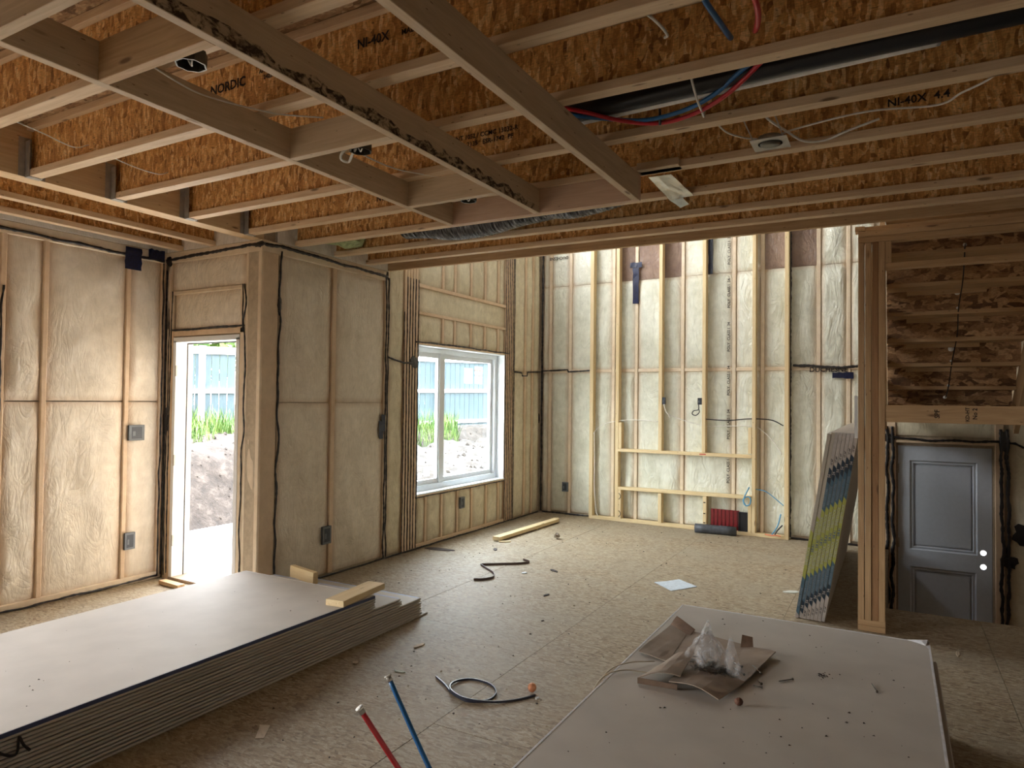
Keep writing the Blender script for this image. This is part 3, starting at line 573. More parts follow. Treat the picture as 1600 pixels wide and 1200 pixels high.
# ---------------------------------------------------------------- drywall stacks
GY = plain('gypsum_face_paper', (.54, .505, .455), .62, var=.06, sc=5); GE = plain('gypsum_edge_paper', (.50, .455, .38), .7, var=.05)
GT = plain('gypsum_white_edge', (.72, .72, .74), .6); NAVY = plain('navy_edge_tape', (.035, .05, .13), .45)
ordn = ['topmost', 'second', 'third', 'fourth', 'fifth', 'sixth', 'seventh', 'eighth', 'ninth', 'tenth', 'eleventh', 'twelfth', 'thirteenth', 'fourteenth', 'fifteenth', 'sixteenth', 'seventeenth', 'eighteenth', 'nineteenth', 'twentieth', 'twenty-first', 'twenty-second', 'bottom one, twenty-third']
def sheet(name, x0, x1, y0, y1, z0, z1, label, group, edge=GE, parts=True, edgemat=None):
    """gypsum board: paper face slab with its own wrapped long edge"""
    c = .0048; v = [(x0, y0, z0+c), (x1, y0, z0+c), (x1, y1, z0+c), (x0, y1, z0+c), (x0, y0, z1-c), (x1, y0, z1-c), (x1, y1, z1-c), (x0, y1, z1-c),
         (x0+c, y0, z0), (x1-c, y0, z0), (x1-c, y1, z0), (x0+c, y1, z0), (x0+c, y0, z1), (x1-c, y0, z1), (x1-c, y1, z1), (x0+c, y1, z1)]
    f = [(8, 11, 10, 9), (12, 13, 14, 15), (0, 4, 12, 13, 5, 1, 9, 8), (2, 6, 14, 15, 7, 3, 11, 10), (1, 5, 6, 2), (3, 7, 4, 0), (1, 2, 10, 9), (5, 13, 14, 6), (3, 0, 8, 11), (7, 15, 12, 4)]
    f = [q if i not in (2, 3) else q[::-1] for i, q in enumerate(f)]
    o = mesh(name, v, f, GY); o.data.materials.append(edge); 
    for i in (2, 3, 4, 5): o.data.polygons[i].material_index = 1
    centre(o, ((x0+x1)/2, (y0+y1)/2, z0)); return tag(o, label, 'drywall', group)
N = 16; T = .0169
for i in range(N):     # i = 0 on the floor
    z = i*T; top = N-1-i; ye = 3.44 if top < 5 else (3.62 if top < 6 else (3.71 if top < 8 else (3.93 if top < 15 else 4.0)))
    ye += random.uniform(-.008, .008); xo = random.uniform(-.004, .004) + (.0 if top else 0)
    if top == 5: ye = 3.70
    lab = 'long grey drywall sheet in the low stack by the open doorway, %s from the top' % ordn[top] if top else 'topmost drywall sheet of the low stack by the open doorway, navy tape along its edge'
    s_ = sheet('drywall_sheet', -4.13+xo, -2.905+xo, ye-3.66, ye, z+.0001, z+T-.0044, lab, 'drywall sheets stacked by the doorway')
    if top == 0:
        boxes('edge_tape', [(-2.906+xo, -2.9035+xo, ye-3.66, ye, z-.011, z+T-.0042), (-2.93+xo, -2.9035+xo, ye-3.66, ye, z+T-.0004, z+T+.0002)][:1], NAVY, s_)
        boxes('end_tape', [(-4.12, -2.92, ye-.008, ye+.001, z+T-.0045, z+T-.0038)], GT, s_)
    if top in (5, 8): boxes('end_tape', [(-4.12, -2.92, ye-.012, ye+.001, z+T-.0045, z+T-.0038)], plain('blue_white_tape', (.45, .55, .8), .5), s_)
    if top == 4:
        gs = s_
# marker squiggle across the sheet edges
sq = [(-2.8995, 1.28, .235), (-2.8995, 1.335, .19), (-2.8995, 1.363, .174), (-2.8995, 1.38, .182), (-2.8995, 1.384, .236), (-2.8995, 1.40, .20), (-2.8995, 1.424, .168)]
tube('marker_squiggle', sq, .005, INK, gs, 4, 6, .3, (1, 0, 0))
T = .0159; NR = 23; HR = NR*T
for i in range(NR):
    top = NR-1-i; dx = 0 if top < 3 else (.025 if top < 12 else .01)
    z = i*T
    if top == 0: lab, g = 'topmost drywall sheet of the right foreground stack, cardboard and nails lying on it', 'drywall sheets in the right foreground stack'
    elif top < 3: lab, g = 'drywall sheet of the right foreground stack, %s from the top' % ordn[top], 'drywall sheets in the right foreground stack'
    else: lab, g = 'hidden grey drywall sheet of the right foreground stack, %s from the top' % ordn[top], 'drywall sheets in the right foreground stack'
    s_ = sheet('drywall_sheet', -1.06+dx+random.uniform(-.003, .003), .158+dx, .30, 3.955-(.0 if top < 3 else .12)+random.uniform(-.004, .004), z+.0002, z+T-.0006, lab, g, GT if top < 2 else GE)
    if top == 0:
        boxes('edge_tape', [(-1.06, -1.052, .3, 3.955, z+T-.0006, z+T+.0003), (-1.06, .158, 3.945, 3.956, z+T-.0006, z+T+.0003), (.150, .159, .3, 3.955, z+T-.0006, z+T+.0003)], GT, s_)
        v = [(.06, 3.955, z+T+.0005), (.158, 3.955, z+T+.0005), (.158, 3.82, z+T+.0005), (.14, 3.90, z+T+.0005), (.10, 3.93, z+T+.0005), (.12, 3.93, z+T+.014), (.15, 3.945, z+T+.018)]
        mesh('torn_corner', v, [(0, 4, 3, 2, 1), (0, 5, 4), (5, 6, 3, 4), (0, 1, 6, 5)], GT, s_)
TR = HR-.0003
# leaning sheets: ends face the camera
nb = 8; tb = .0245; ang = math.atan2(.212, 1.33); hgt = 1.345; Llen = 2.62
YG = plain('yellow_green_tape', (.42, .44, .10), .5); TEAL = plain('steel_blue_tape', (.07, .14, .20), .5); DNV = plain('dark_navy_tape', (.015, .035, .06), .5); CR = plain('grey_end_tape', (.50, .46, .43), .6)
LET = plain('pale_print', (.50, .52, .42), .6); LEB = plain('blue_print', (.05, .10, .28), .6); LEW = plain('steel_print', (.22, .28, .33), .6)
for i in range(nb):
    x0 = -.612+tb*1.0*i; dz = 0; Y0 = 5.30+random.uniform(-.004, .004)-.0015*i
    zz = Vector((math.sin(ang), 0, math.cos(ang))); xx = Vector((math.cos(ang), 0, -math.sin(ang)))
    org = Vector((x0, Y0, tb*math.sin(ang)+.0008)); h_ = hgt-(.0 if i else .01)
    mw = Matrix(((xx.x, 0, zz.x, org.x), (xx.y, 1, zz.y, org.y), (xx.z, 0, zz.z, org.z), (0, 0, 0, 1)))
    nm = 'leftmost' if i == 0 else ('rightmost' if i == nb-1 else ordn[i]+' from the left')
    o = mesh('leaning_drywall', boxv(0, tb-.0012, 0, Llen, 0, h_), BF, GE, None, mw); tag(o, 'drywall sheet leaning beside the stud post with printed end tape, '+nm, 'drywall', 'drywall sheets leaning by the post')
    W_ = tb-.0012; sh = .045*(i)-.10
    if i == 0: bands = [(0, .02, CR), (.02, .28, TEAL), (.28, .62, YG)]; 
    elif i == 1: bands = [(0, .03, CR), (.03, .11, DNV), (.11, .30, TEAL), (.30, .72, YG)]
    else:
        q = .035+.02*i
        bands = [(0, q, CR), (q, q+.08, DNV), (q+.08, q+.24, TEAL), (q+.24, q+.70, YG), (q+.70, q+.90, TEAL), (q+.90, q+1.0, DNV), (q+1.0, h_, CR)]
        bands = [(a, min(b, h_), m) for a, b, m in bands if a < h_]
    sl = .022
    for a, b, m in bands:
        a0 = a if a > 0 else -sl; b1 = b
        v = [(0.001, -.0012, max(0, a0+sl)), (W_-.001, -.0012, max(0, a0)), (W_-.001, -.0012, min(h_, b1)), (.001, -.0012, min(h_, b1+sl))]
        mesh('end_tape', v, [(0, 1, 2, 3)], m, o, mw)
        def tx(s, sz, z, mt): text('tape_print', s, sz, mw @ frame((W_/2, -.0016, z), (0, 0, 1), (-1, 0, 0)), mt, o)
        if m is YG:
            if b-a > .4: tx('SHEETROCK', .024, (a+b)/2-.115, LET); tx('SHEETROCK', .024, (a+b)/2+.13, LET); tx('5/8 A1', .022, (a+b)/2, LEB)
            else: tx('SHEETROCK', .024, (a+b)/2, LET)
        elif m is TEAL: tx('FIRECODE CORE', .018, (a+b)/2, LEW)
        elif m is DNV: tx("54", .024, (a+b)/2+.01, CR)
        elif m is CR and b-a > .06: tx("10' 54\"" if a < .2 else "10' 64\"", .017, (a+b)/2 if a < .2 else a+.06, INK)

# ---------------------------------------------------------------- lumber offcuts and floor clutter
def free(o, at, label, cat, group=None): centre_free(o, at); return tag(o, label, cat, group)
def centre_free(o, at): return o
b1 = bar('lumber_block', (-2.965, 3.13, .2865), (-3.02, 3.58, .2865), .13, .038, PINE2); tag(b1, 'pale two-by-six offcut lying on the end of the low drywall stack', 'lumber')
b2 = bar('lumber_block', (-3.97, 3.735, .2215), (-3.66, 3.665, .2215), .038, .089, PINE2); tag(b2, 'short pine offcut on edge behind the far end of the low drywall stack', 'lumber')
b3 = bar('lumber_board', (-3.745, 6.40, .031), (-3.69, 7.78, .031), .089, .038, PINE2); tag(b3, 'long yellow pine stud lying on the floor below the window', 'lumber')
b4 = bar('wood_sliver', (-3.70, 6.38, .006), (-3.60, 6.46, .006), .04, .010, PINE2); tag(b4, 'small wood sliver at the near end of the yellow stud on the floor', 'wood scrap')
b6 = bar('lumber_block', (-3.75, 7.85, .02), (-3.71, 7.90, .02), .05, .04, PINE2); tag(b6, 'tiny pine cube on the floor in the far corner', 'lumber')
# one more small support under the long stud
b5 = bar('wood_sliver', (-3.79, 7.2, .006), (-3.66, 7.22, .006), .04, .0115, PINE2); tag(b5, 'thin wood sliver under the far half of the yellow stud', 'wood scrap')
b7 = bar('wood_sliver', (-5.05, 2.05, .006), (-4.85, 2.18, .006), .035, .011, PINE2); tag(b7, 'brown wood sliver on the floor below the left wall', 'wood scrap')
b8 = bar('door_shim', (-5.22, 3.52, .016), (-4.95, 3.50, .016), .06, .03, PINE3); tag(b8, 'dark offcut lying at the doorway threshold', 'lumber')
# tube roll, red panel, black panel, foil ball
ROLL = plain('dark_grey_tube', (.055, .06, .07), .5, var=.3)
r = tube('cardboard_tube', [(-2.03, 8.10, .052), (-1.8, 8.115, .052), (-1.57, 8.13, .052)], .052, ROLL, None, 2, 20); tag(r, 'dark grey roll lying on the floor in front of the fireplace frame', 'roll')
e = boxes('roll_core', [(-2.036, -2.031, 8.085, 8.115, .04, .07)], BLACKP, r)
rp = boxes('plastic_sheet', [(-1.885, -1.56, 8.262, 8.272, .0, .27)], plain('dark_red_plastic', (.20, .012, .015), .35)); tag(rp, 'dark red ribbed sheet standing in the bottom right bay of the fireplace frame', 'sheet')
for i in range(7): boxes('panel_rib', [(-1.86+.045*i, -1.852+.045*i, 8.257, 8.262, .0, .268)], plain('dark_red_rib', (.13, .01, .012), .35), rp)
bp = boxes('black_box', [(-1.565, -1.465, 8.235, 8.255, .04, .262)], BLACKP); tag(bp, 'black upright box at the right edge of the dark red sheet', 'box')
bpe = boxes('panel_flange', [(-1.565, -1.555, 8.225, 8.235, .04, .262)], BLACKP, bp)
def lump(name, at, r, mat, label, cat, group=None, sq=1.0, jag=.35):
    bm = bmesh.new(); bmesh.ops.create_icosphere(bm, subdivisions=2, radius=1)
    sd = random.random()*40
    for v in bm.verts:
        q = 1+jag*noise.noise(v.co*2+Vector((sd, 0, 0))); v.co = Vector((v.co.x*q*r, v.co.y*q*r, v.co.z*q*r*sq))
    me = bpy.data.meshes.new(name); bm.to_mesh(me); bm.free(); me.materials.append(mat)
    o = bpy.data.objects.new(name, me); zmin = min(v.co.z for v in me.vertices); link(o, None, Matrix.Translation((at[0], at[1], at[2]-zmin))); return tag(o, label, cat, group)
lump('foil_ball', (-3.24, 6.87, 0), .032, FOIL, 'small crumpled foil ball on the floor below the window', 'foil ball')
COP = plain('copper', (.80, .36, .20), .3, .4)
lump('copper_cap', (-1.655, 3.22, 0.004), .024, COP, 'round copper coloured cap at the end of the coiled strap', 'cap', jag=.05)
lump('wood_plug', (-.52, 2.76, TR), .016, plain('brown_plug', (.14, .06, .035), .6), 'small dark brown round plug on the drywall by the cardboard', 'plug', jag=.15)
# strap coil and bent strap, flat bands on the floor
def band(name, pts, wd, th, mat, label, cat, parent=None, n=8):
    P = smooth_path(pts, n); v, f = [], []
    for i, p in enumerate(P):
        t = (P[min(i+1, len(P)-1)]-P[max(i-1, 0)]).normalized(); s = t.cross(Vector((0, 0, 1))).normalized()
        for a, b in ((-1, 0), (1, 0), (1, 1), (-1, 1)): v.append(p+s*a*th/2+Vector((0, 0, b*wd)))
    for i in range(len(P)-1):
        for k in range(4): f.append((4*i+k, 4*i+(k+1) % 4, 4*i+4+(k+1) % 4, 4*i+4+k))
    f += [(3, 2, 1, 0), tuple(range(4*len(P)-4, 4*len(P)))]
    o = mesh(name, v, f, mat, parent); return tag(o, label, cat)
SB = plain('dark_strap', (.035, .04, .065), .4)
coil = [(-2.20, 3.12, .0), (-2.10, 3.06, .0), (-2.0, 2.99, .0), (-1.88, 2.955, .0), (-1.80, 3.02, .0), (-1.815, 3.12, .0), (-1.90, 3.19, .0), (-2.02, 3.19, .0), (-2.07, 3.10, .004), (-2.02, 3.00, .012), (-1.90, 2.95, .012), (-1.77, 3.0, .004), (-1.68, 3.09, .0), (-1.62, 3.19, .0)]
band('strap_coil', coil, .011, .006, SB, 'dark blue-black strap curled in a loop on the floor in the centre foreground', 'strap')
band('bent_strap', [(-3.10, 4.93, 0), (-3.03, 4.98, 0), (-3.0, 5.08, 0), (-3.07, 5.2, 0), (-3.22, 5.32, 0), (-3.31, 5.39, 0), (-3.31, 5.41, .0), (-3.2, 5.50, 0), (-3.07, 5.6, 0), (-3.0, 5.68, 0), (-2.995, 5.74, 0), (-3.08, 5.78, 0)], .02, .004, plain('rusty_strap', (.10, .06, .05), .5), 'bent dark strap in an S shape on the floor before the window', 'strap')
def sheetlet(name, pts, z, mat, label, cat, th=.0015):
    n = len(pts); v = [(*p, z) for p in pts]+[(*p, z+th+random.random()*.004) for p in pts]
    f = [tuple(range(n))[::-1], tuple(range(n, 2*n))]+[(k, (k+1) % n, n+(k+1) % n, n+k) for k in range(n)]
    o = mesh(name, v, f, mat); centre(o, (*pts[0], z)); return tag(o, label, cat)
pa = sheetlet('paper_leaflet', [(-1.765, 5.68), (-1.57, 5.50), (-1.50, 5.60), (-1.42, 5.735), (-1.61, 5.885), (-1.69, 5.77)], .0, plain('white_leaflet', (.60, .68, .76), .5), 'white sheet of paper lying on the floor beyond the right drywall stack', 'paper')
tg = sheetlet('paper_tag', [(-2.505, 2.155), (-2.47, 2.175), (-2.54, 2.27), (-2.585, 2.25), (-2.55, 2.21)], 0, plain('beige_tag', (.62, .54, .42), .6), 'small beige torn tag on the floor beside the low drywall stack', 'paper')
WC = plain('pale_chip', (.55, .45, .32), .7); DC = plain('dark_chip', (.05, .035, .03), .8)
CH = [((-2.57, 3.46), (.05, .018), WC, 'pale curled wood chip on the floor right of the low drywall stack'), ((-2.42, 3.08), (.035, .01), plain('greenish_chip', (.45, .50, .42), .6), 'thin pale green sliver on the floor behind the blue pipe end'),
      ((-2.72, 3.05), (.022, .018), WC, 'small wood crumb on the floor between the low drywall stack and the pipes'), ((-2.66, 5.58), (.06, .02), DC, 'dark splinter on the floor right of the bent strap'),
      ((-2.85, 5.37), (.03, .02), plain('white_chip', (.7, .72, .75), .5), 'small white chip beside the bent strap'), ((-2.38, 4.86), (.04, .012), DC, 'small dark splinter on the floor in the room centre'),
      ((-4.03, 5.75), (.17, .05), DC, 'flat dark scrap on the floor against the window wall'), ((-3.55, 6.05), (.06, .02), DC, 'dark splinter on the floor in front of the yellow stud'), ((-.72, 5.98), (.07, .035), plain('torn_paper', (.6, .62, .58), .6), 'torn pale paper scrap on the floor left of the leaning drywall'),
      ((-1.60, 3.17), (.015, .01), plain('white_chip2', (.7, .7, .7), .5), 'tiny white crumb just right of the copper cap'), ((.35, 5.05), (.05, .01), WC, 'pale sliver on the dark floor right of the post')]
for (x, y), (a, b), m, lab in CH:
    q = random.random()*3; P = [(x+a*math.cos(t)*math.cos(q)-b*math.sin(t)*math.sin(q), y+a*math.cos(t)*math.sin(q)+b*math.sin(t)*math.cos(q)) for t in [k*math.pi/4+random.uniform(-.2, .2) for k in range(8)]]
    sheetlet('wood_chip', P, .0, m, lab, 'scrap', .004)
def crumbs(name, n, fn, zz, mat, label, cat, rs=(.003, .010)):
    v, f = [], []
    for i in range(n):
        x, y = fn(); r_ = random.uniform(*rs)*random.random()**.7; k = len(v); a = random.random()*6
        v += [(x+r_*math.cos(a), y+r_*math.sin(a), zz), (x+r_*math.cos(a+2), y+r_*math.sin(a+2), zz), (x+1.6*r_*math.cos(a+4), y+1.6*r_*math.sin(a+4), zz), (x, y, zz+r_*.8)]
        f += [(k, k+1, k+3), (k+1, k+2, k+3), (k+2, k, k+3), (k, k+2, k+1)]
    o = mesh(name, v, f, mat); return tag(o, label, cat, kind='stuff')
def fl():
    while 1:
        x, y = random.uniform(-4.1, .0), random.uniform(2.0, 8.0)
        if not (x < -2.7 and y < 4.1) and not (x > -1.1 and y < 4.1) and not (x > -.65 and y > 5.2) and not (x > -.1 and y > 5.8): return x, y
crumbs('floor_debris', 420, fl, 0, DC, 'dark crumbs and dirt scattered over the rough floor', 'debris')
crumbs('floor_sawdust', 260, fl, 0, WC, 'pale wood chips and sawdust scattered over the rough floor', 'debris', (.003, .012))
crumbs('sheet_debris', 110, lambda: (random.uniform(-.95, .12), random.uniform(1.9, 3.9)), TR, DC, 'dark crumbs scattered over the top sheet of the right stack', 'debris', (.002, .007))
crumbs('clump_debris', 26, lambda: (random.gauss(-.26, .012), random.gauss(3.25, .02)), TR, DC, 'small heap of black crumbs on the right drywall stack beside the nails', 'debris', (.004, .008))
crumbs('low_sheet_debris', 30, lambda: (random.uniform(-4.0, -3.0), random.uniform(1.2, 3.3)), .2675, DC, 'few dark crumbs on the top of the low drywall stack', 'debris', (.002, .006))
# pipe stubs
def stub(top, base, m, lab):
    a, b = Vector(top), Vector(base); c = a.lerp(b, .5)+Vector((0, 0, -.008)); o = tube('pipe_stub', [b, c, a], .0095, m, None, 6, 12)
    d = (a-c).normalized(); tube('end_cap', [a-d*.012, a, a+d*.009], .0115, GALV, o, 1, 12); tube('cap_rim', [a+d*.007, a+d*.013], .0145, LED, o, 1, 14); tag(o, lab, 'pipe'); return o
stub((-1.618, 1.847, .45), (-1.41, 2.045, 0), REDP, 'red plastic water pipe rising from the floor with a pale end cap')
stub((-1.709, 2.11, .45), (-1.385, 2.10, 0), BLUEP, 'blue plastic water pipe rising from the floor with a pale end cap')
# ---------------------------------------------------------------- cardboard, bag, screws on the right stack
CB = plain('cardboard', (.33, .26, .20), .75, var=.12, sc=14); CBD = plain('cardboard_inside', (.24, .16, .11), .8)
def flap(name, P, mat, parent=None, th=.0035, nsub=6, bend=0.0):
    """bent quad patch: P = four corners in order"""
    P = [Vector(p) for p in P]; n = nsub; v, f = [], []
    nm = (P[1]-P[0]).cross(P[3]-P[0]).normalized()
    for j in range(n+1):
        for i in range(n+1):
            a, b = i/n, j/n; q = P[0].lerp(P[1], a).lerp(P[3].lerp(P[2], a), b); q = q+nm*(bend*math.sin(math.pi*a)+.004*noise.noise(q*22)); v.append(q)
    m_ = len(v); v += [q-nm*th for q in v]; w_ = n+1
    for j in range(n):
        for i in range(n): k = j*w_+i; f += [(k, k+1, k+w_+1, k+w_), (m_+k, m_+k+w_, m_+k+w_+1, m_+k+1)]
    for i in range(n): f += [(i+1, i, m_+i, m_+i+1), (n*w_+i, n*w_+i+1, m_+n*w_+i+1, m_+n*w_+i), (i*w_, (i+1)*w_, m_+(i+1)*w_, m_+i*w_), ((i+1)*w_+n, i*w_+n, m_+i*w_+n, m_+(i+1)*w_+n)]
    return mesh(name, v, f, mat, parent)
z = TR
cbx = thing('cardboard_box', (-.75, 3.1, z), 'torn flattened brown cardboard box lying on the right drywall stack', 'cardboard')
flap('cardboard_panel', [(-.88, 3.04, z+.006), (-.60, 2.99, z+.008), (-.62, 3.43, z+.012), (-.92, 3.50, z+.012)], CB, cbx)
flap('cardboard_flap', [(-1.03, 3.08, z+.016), (-.88, 3.04, z+.008), (-.90, 3.46, z+.012), (-1.00, 3.50, z+.022)], CB, cbx)
flap('cardboard_flap', [(-1.00, 3.50, z+.022), (-.88, 3.42, z+.012), (-.875, 3.50, z+.02), (-.985, 3.56, z+.055)], CBD, cbx)
flap('cardboard_flap', [(-.60, 2.99, z+.008), (-.535, 2.97, z+.018), (-.47, 3.36, z+.03), (-.62, 3.42, z+.012)], CB, cbx)
flap('cardboard_flap', [(-.80, 2.78, z+.030), (-.59, 2.73, z+.020), (-.535, 2.97, z+.014), (-.80, 3.03, z+.010)], CB, cbx, bend=.018)
flap('cardboard_flap', [(-.925, 2.765, z+.022), (-.76, 2.80, z+.05), (-.76, 3.03, z+.075), (-.88, 3.0, z+.02)], CB, cbx, bend=.02)
flap('cardboard_edge', [(-.925, 2.755, z+.002), (-.765, 2.775, z+.002), (-.765, 2.775, z+.022), (-.925, 2.755, z+.026)], CBD, cbx)
flap('cardboard_flap', [(-.63, 3.38, z+.010), (-.575, 3.40, z+.010), (-.585, 3.44, z+.05), (-.63, 3.42, z+.06)], CBD, cbx)
# plastic bag
tb_ = NT('clear_plastic'); tb_.set(Base_Color=(.85, .87, .90), Roughness=.18, Alpha=.42, Specular_IOR_Level=.9)
nn = tb_.noise(tb_.mp(tb_.co(), (1, 1, .6)), 17, 3, 1.6); tb_.bump(nn, .8, .02); bagm = tb_.m
lay = tb_.ramp(nn, [(.38, (.05, .05, .05)), (.75, (.40, .40, .40))]); tb_.t.links.new(lay, tb_.b.inputs['Alpha'])
def bag():
    v, f = [], []; nu, nv = 44, 26; bx, by = -.695, 3.03
    for j in range(nv+1):
        t = j/nv
        for i in range(nu):
            a = 2*math.pi*i/nu; base = .088*(1-.15*math.cos(2*a)); prof = math.sin(math.pi*min(1, .12+.62*t*1.0))**.6*(1-t**2.2*.95)+.02
            x, y = math.cos(a)*base*prof*1.35, math.sin(a)*base*prof; h = .155*t
            g = .012*noise.noise(Vector((math.cos(a)*2.5, math.sin(a)*2.5, t*5)))*2; x += g*math.cos(a)-.012*t; y += g*math.sin(a); v.append((bx+x, by+y, z+.012+h*(1+.10*noise.noise(Vector((a, 1, 7))))))
    for j in range(nv):
        for i in range(nu): f.append((j*nu+i, j*nu+(i+1) % nu, (j+1)*nu+(i+1) % nu, (j+1)*nu+i))
    o = mesh('plastic_bag', v, f, bagm, None, None, True)
    for k, (x, y, hh_, w_) in enumerate(((-.72, 3.03, .205, .045), (-.59, 3.0, .165, .032), (-.555, 2.99, .06, .03))):
        v, f = [], []; n = 14
        for j in range(11):
            t = j/10
            for i in range(n):
                a = 2*math.pi*i/n; rr = w_*(1-t)**.8*(1+.35*noise.noise(Vector((math.cos(a)*1.6+k*9, math.sin(a)*1.6, t*3))))+.002
                v.append((x+rr*math.cos(a)*1.2+.02*t*(1 if k == 0 else -.5), y+rr*.8*math.sin(a), z+.02+hh_*t))
        for j in range(10):
            for i in range(n): f.append((j*n+i, j*n+(i+1) % n, (j+1)*n+(i+1) % n, (j+1)*n+i))
        mesh('bag_fold', v, f, bagm, o, None, True)
    return o
tag(bag(), 'clear crumpled plastic bag of screws standing on the cardboard', 'bag')
SC = plain('steel_screw', (.20, .19, .17), .35, .8)
def nails(n, fn, ln, label, kind=None):
    v, f = [], []
    for i in range(n):
        x, y, zz_ = fn(); a = random.random()*6.3; e = random.uniform(-.3, .3); d = Vector((math.cos(a)*math.cos(e), math.sin(a)*math.cos(e), math.sin(e)))
        vv, ff = tubedata([Vector((x, y, zz_)), Vector((x, y, zz_))+d*ln], .0016, 4); k = len(v); v += vv; f += [tuple(q+k for q in t) for t in ff]
    return v, f
v, f = nails(620, lambda: ((lambda a, q: (-.668+.085*q*math.cos(a), 2.99+.06*q*math.sin(a), z+.018+.055*(1-q)*random.random()))(random.random()*6.3, random.random()**.6)), .022, '')
tag(mesh('screw_pile', v, f, SC), 'heap of small dark screws inside the plastic bag', 'screws', kind='stuff')
NL = [(-.616, 3.139, -.574, 3.106, 'nail on the cardboard right of the bag, upper of the two parallel ones'), (-.601, 3.076, -.550, 3.024, 'nail on the cardboard right of the bag, lower of the two parallel ones'), (-.532, 3.131, -.488, 3.061, 'bright nail lying across the right cardboard edge'),
      (-.495, 3.036, -.478, 3.014, 'short nail just right of the cardboard'), (-.504, 2.979, -.470, 2.974, 'short nail on the drywall below the cardboard corner'), (-.417, 3.076, -.371, 3.131, 'long dark nail alone on the drywall right of the cardboard'), (-.077, 3.251, -.057, 3.175, 'nail alone near the right edge of the drywall stack'),
      (-.827, 3.073, -.770, 3.084, 'nail on the cardboard left of the bag, farther one'), (-.815, 3.028, -.772, 3.053, 'nail on the cardboard left of the bag, nearer one'), (-.80, 3.11, -.75, 3.13, 'nail on the cardboard left of the bag, farthest one'), (-.715, 2.93, -.665, 2.90, 'nail on the cardboard in front of the bag')]
for x0, y0, x1, y1, lab in NL:
    zz_ = z+.004 if (x0 > -.50 or y0 < 2.98 and x0 > -.6) else z+.030; p, q = Vector((x0, y0, zz_)), Vector((x1, y1, zz_))
    if x0 < -.6: p.z = q.z = z+.024
    o = tube('nail', [p, q], .0024, SC, None, 1, 6); tube('nail_head', [q, q+(q-p).normalized()*.003], .0055, SC, o, 1, 8); tag(o, lab, 'nail')
SG = plain('straw_string', (.50, .42, .30), .8)
for i, (P, lab) in enumerate((([(-1.10, 2.66, .30), (-1.075, 2.80, z+.004), (-1.02, 2.90, z+.02), (-.93, 3.0, z+.012)], 'thin straw coloured band hanging over the left edge of the right stack, upper strand'), ([(-1.085, 2.58, .30), (-1.073, 2.72, z+.002), (-1.02, 2.83, z+.012), (-.90, 2.88, z+.006)], 'thin straw coloured band hanging over the left edge of the right stack, lower strand'))):
    o = tube('packing_band', P, .004, SG, None, 6, 6, .4); tag(o, lab, 'band')
# ---------------------------------------------------------------- services in the ceiling
def ringtube(name, pts, r, mat, pitch, amp, parent=None):
    P = smooth_path(pts, 40); L = sum((b-a).length for a, b in zip(P, P[1:])); n = len(P)
    v, f = tubedata(P, lambda t: r*(1+amp*math.sin(2*math.pi*t*L/pitch)), 20); 
    return mesh(name, v, f, mat, parent, None, True)
dm = NT('foil_duct_skin'); q_ = dm.noise(dm.mp(dm.co(), (30, 4, 4)), 3, 5, .8); dm.bump(q_, 1.0, .02)
dcol = dm.ramp(dm.noise(dm.mp(dm.co(), (30, 4, 4)), 2, 3), [(.4, (.03, .03, .035)), (.6, (.25, .25, .26)), (.72, (.7, .7, .72))]); DK = dm.set(Base_Color=dcol, Roughness=.25, Metallic=.6)
for P, lab in (([(-3.35, 4.27, 2.925), (-3.1, 4.26, 2.90), (-2.88, 4.25, 2.862), (-2.6, 4.25, 2.865), (-2.35, 4.25, 2.90), (-2.05, 4.25, 2.925)], 'silver and black flexible duct sagging between the joists, larger left bulge'), ([(-2.20, 4.17, 2.93), (-2.06, 4.18, 2.90), (-1.88, 4.18, 2.872), (-1.65, 4.18, 2.895), (-1.4, 4.18, 2.94), (-1.1, 4.18, 2.945)], 'silver and black flexible duct sagging between the joists, smaller right bulge')):
    o = ringtube('flexible_duct', P, .125 if 'larger' in lab else .108, DK, .022, .03); tag(o, lab, 'duct', 'flexible ducts'); 
    for e in (0, -1): tube('duct_collar', [Vector(P[e])-Vector((.02, 0, 0)), Vector(P[e])+Vector((.02, 0, 0))], .10, FOIL, o, 1, 20)
ms = flap('metal_pan', [(-1.155, 3.56, 2.7505), (-1.03, 3.56, 2.7505), (-1.02, 4.0, 2.7505), (-1.17, 4.02, 2.748)], FOIL, None, .0012, 5, 0); tag(ms, 'shiny sheet metal piece nailed under the joists right of the dropped frame', 'sheet metal')
flap('torn_end', [(-1.17, 4.02, 2.748), (-1.09, 4.01, 2.748), (-1.07, 4.08, 2.728), (-1.13, 4.11, 2.72)], plain('bare_metal', (.6, .66, .66), .4, .5), ms, .001, 2)
